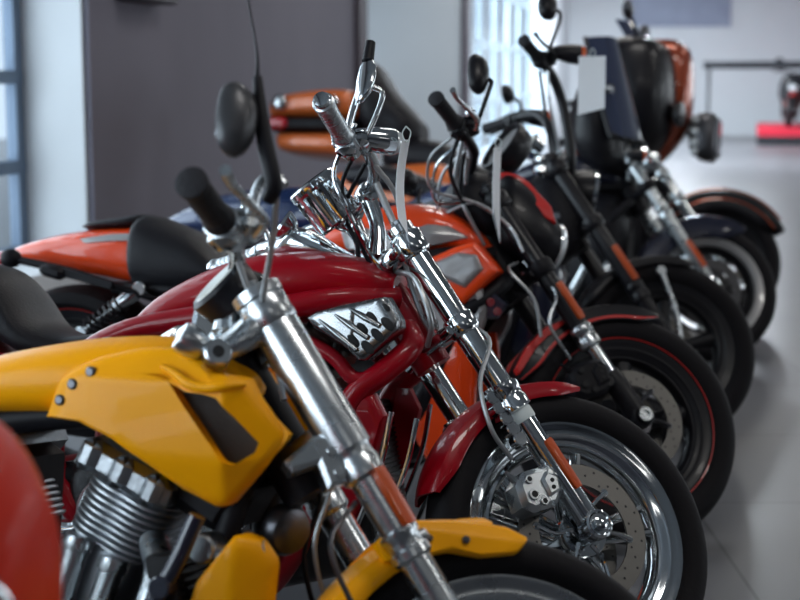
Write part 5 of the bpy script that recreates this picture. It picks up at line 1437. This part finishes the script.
tag(o, 'dark grey box mounted high on the shaded pier', 'box')
MB().box((0.075, 0, 0.05), (0.15, 0.62, 0.42), None, 0.1).build('cabinet', 'box_grey', o)
MB().box((0.155, 0, 0.05), (0.012, 0.54, 0.34), None, 0.3).build('front_grille', 'mesh_grille', o)

def far_bike():
    B = Bike('motorcycle', 'dark motorcycle on the red platform at the right edge', (7.98, 31.0, R(104), R(5), 0.355), R(4))
    wheel(B, 0, True, 0.33, 0.24, 0.12, 'black', 'rubber', 5, disc=(-1,), style='slab')
    wheel(B, -1.55, False, 0.33, 0.24, 0.17, 'black', 'rubber', 5, disc=(-1,), style='slab')
    fork(B, 0.77, 0.335, m_up='steel_dark', m_lo='steel_dark', boss='steel_dark')
    clamp(B, 0.73, 'upper_clamp', 'black'); clamp(B, 0.5, 'lower_clamp', 'black')
    fender(B, 0, True, 0.35, 70, 165, m=('stripe_red',))
    handlebar(B, [(-0.50, 0, 1.08), (-0.51, -0.14, 1.12), (-0.56, -0.25, 1.12), (-0.66, -0.42, 1.10)], cl_m='black', m='black', lever_m='black')
    for sg in (-1, 1):
        mirror(B, [(-0.55, sg * 0.28, 1.12), (-0.53, sg * 0.32, 1.28)], 0.008, (-0.55, sg * 0.36, 1.33), (-1, 0.3 * sg, 0), (0.08, 0.05))
    mb = MB().superloft([(-0.50, 0.70, 1.00, 0.12), (-0.42, 0.50, 1.10, 0.26), (-0.30, 0.42, 1.10, 0.28), (-0.20, 0.50, 1.0, 0.22), (-0.15, 0.62, 0.88, 0.10)], 26, 4, 2.5)
    H = B.p('front_fairing', mb, 'black')
    B.p('headlight', MB().ellipsoid((-0.165, 0, 0.80), (0.04, 0.10, 0.07)), 'lens', H)
    B.p('fuel_tank', MB().superloft([(-1.0, 0.74, 0.78, 0.08), (-0.85, 0.76, 0.92, 0.15), (-0.65, 0.78, 0.98, 0.17), (-0.45, 0.80, 0.92, 0.10)], 26, 4), 'black')
    seat(B, [(-0.95, 0.74, 0.80, 0.08), (-1.15, 0.70, 0.80, 0.15), (-1.4, 0.75, 0.88, 0.14), (-1.75, 0.84, 0.92, 0.08)])
    B.p('tail_fairing', MB().superloft([(-1.1, 0.66, 0.72, 0.10), (-1.4, 0.68, 0.79, 0.14), (-1.85, 0.80, 0.87, 0.06)], 24, 4), 'black')
    perimeter_frame(B, 'satin_black', 0.025, (-0.42, 0.80)); vtwin(B, -0.78, 0.33, fin=False, rods=None); rear_end(B, 1.55); 
    q = MB()
    for sg in (-1, 1): q.tube([(-1.2, 0, 0.4), (-1.0, 0, 0.2), (-0.95, sg * 0.14, 0.045 )], 0.014, 8, 1)
    stand(B)
    return B

red_bike(); yellow_bike(); orange_bike(); blue_bike(); navy_bike(); copper_bike(); rust_bike(); far_bike()

# ------------------------------------------------------------------ daylight, added fill, camera
def area(name, loc, direction, sx, sy, power, col):
    l = bpy.data.lights.new(name, 'AREA'); l.shape = 'RECTANGLE'; l.size = sx; l.size_y = sy; l.energy = power; l.color = col
    o = bpy.data.objects.new(name, l); C.objects.link(o); o.location = loc
    o.rotation_euler = Vector(direction).to_track_quat('-Z', 'Y').to_euler()
    return o
DAY = (0.86, 0.94, 1.0)
n = (0.981, -0.196, 0)
W1, W2, W3, RW, CL, W4 = 190, 430, 42, 110, 28, 500
area('daylight_or_fill', wp(5.2, 0.75, 1.85), n, 5.2, 3.0, W1, DAY)
area('daylight_or_fill', wp(-2.45, 0.75, 1.85), n, 8.0, 2.9, W4, DAY)
area('daylight_or_fill', wp(26, 0.6, 1.8), n, 10.0, 3.2, W2, DAY)
area('daylight_or_fill', wp(17.2, 1.9, 1.9), n, 5.6, 3.0, W3, DAY)
for y in (2, 10, 18, 26):
    area('daylight_or_fill', (13.9, y, 2.2), (-1, 0, 0), 4.0, 2.4, RW, DAY)  # added fill; the right wall has no windows
for x in (1.2, 5.0):
    for y in (-3, 2, 7, 12, 18, 24, 30):
        area('ceiling_fill', (x, y, WH - 0.03), (0, 0, -1), 1.5, 0.4, (CL if y < 20 else 400) if y > 0 else 8, (1.0, 0.97, 0.93) if y < 20 else (0.84, 0.92, 1.0))  # added overhead fill panels, stronger near the far wall
w = bpy.data.worlds.new('World'); bpy.context.scene.world = w; w.use_nodes = True
bg = w.node_tree.nodes['Background']; bg.inputs['Color'].default_value = (0.75, 0.86, 1.0, 1); bg.inputs['Strength'].default_value = 0.95

cd = bpy.data.cameras.new('Camera'); cam = bpy.data.objects.new('Camera', cd); C.objects.link(cam)
cam.location = (0, 0, 1.29); cam.rotation_euler = (PI / 2 - R(8.3), 0, 0)
cd.sensor_width = 36; cd.lens = 1500 / 800 * 36; cd.clip_end = 200
cd.dof.use_dof = True; cd.dof.focus_distance = 2.95; cd.dof.aperture_fstop = 3.4; cd.dof.aperture_blades = 9
sc = bpy.context.scene
sc.camera = cam
sc.view_settings.view_transform = 'Standard'; sc.view_settings.look = 'None'
sc.view_settings.exposure = 0.42; sc.view_settings.gamma = 1.0
sc.cycles.use_denoising = True
sc.cycles.max_bounces = 8; sc.cycles.sample_clamp_indirect = 6
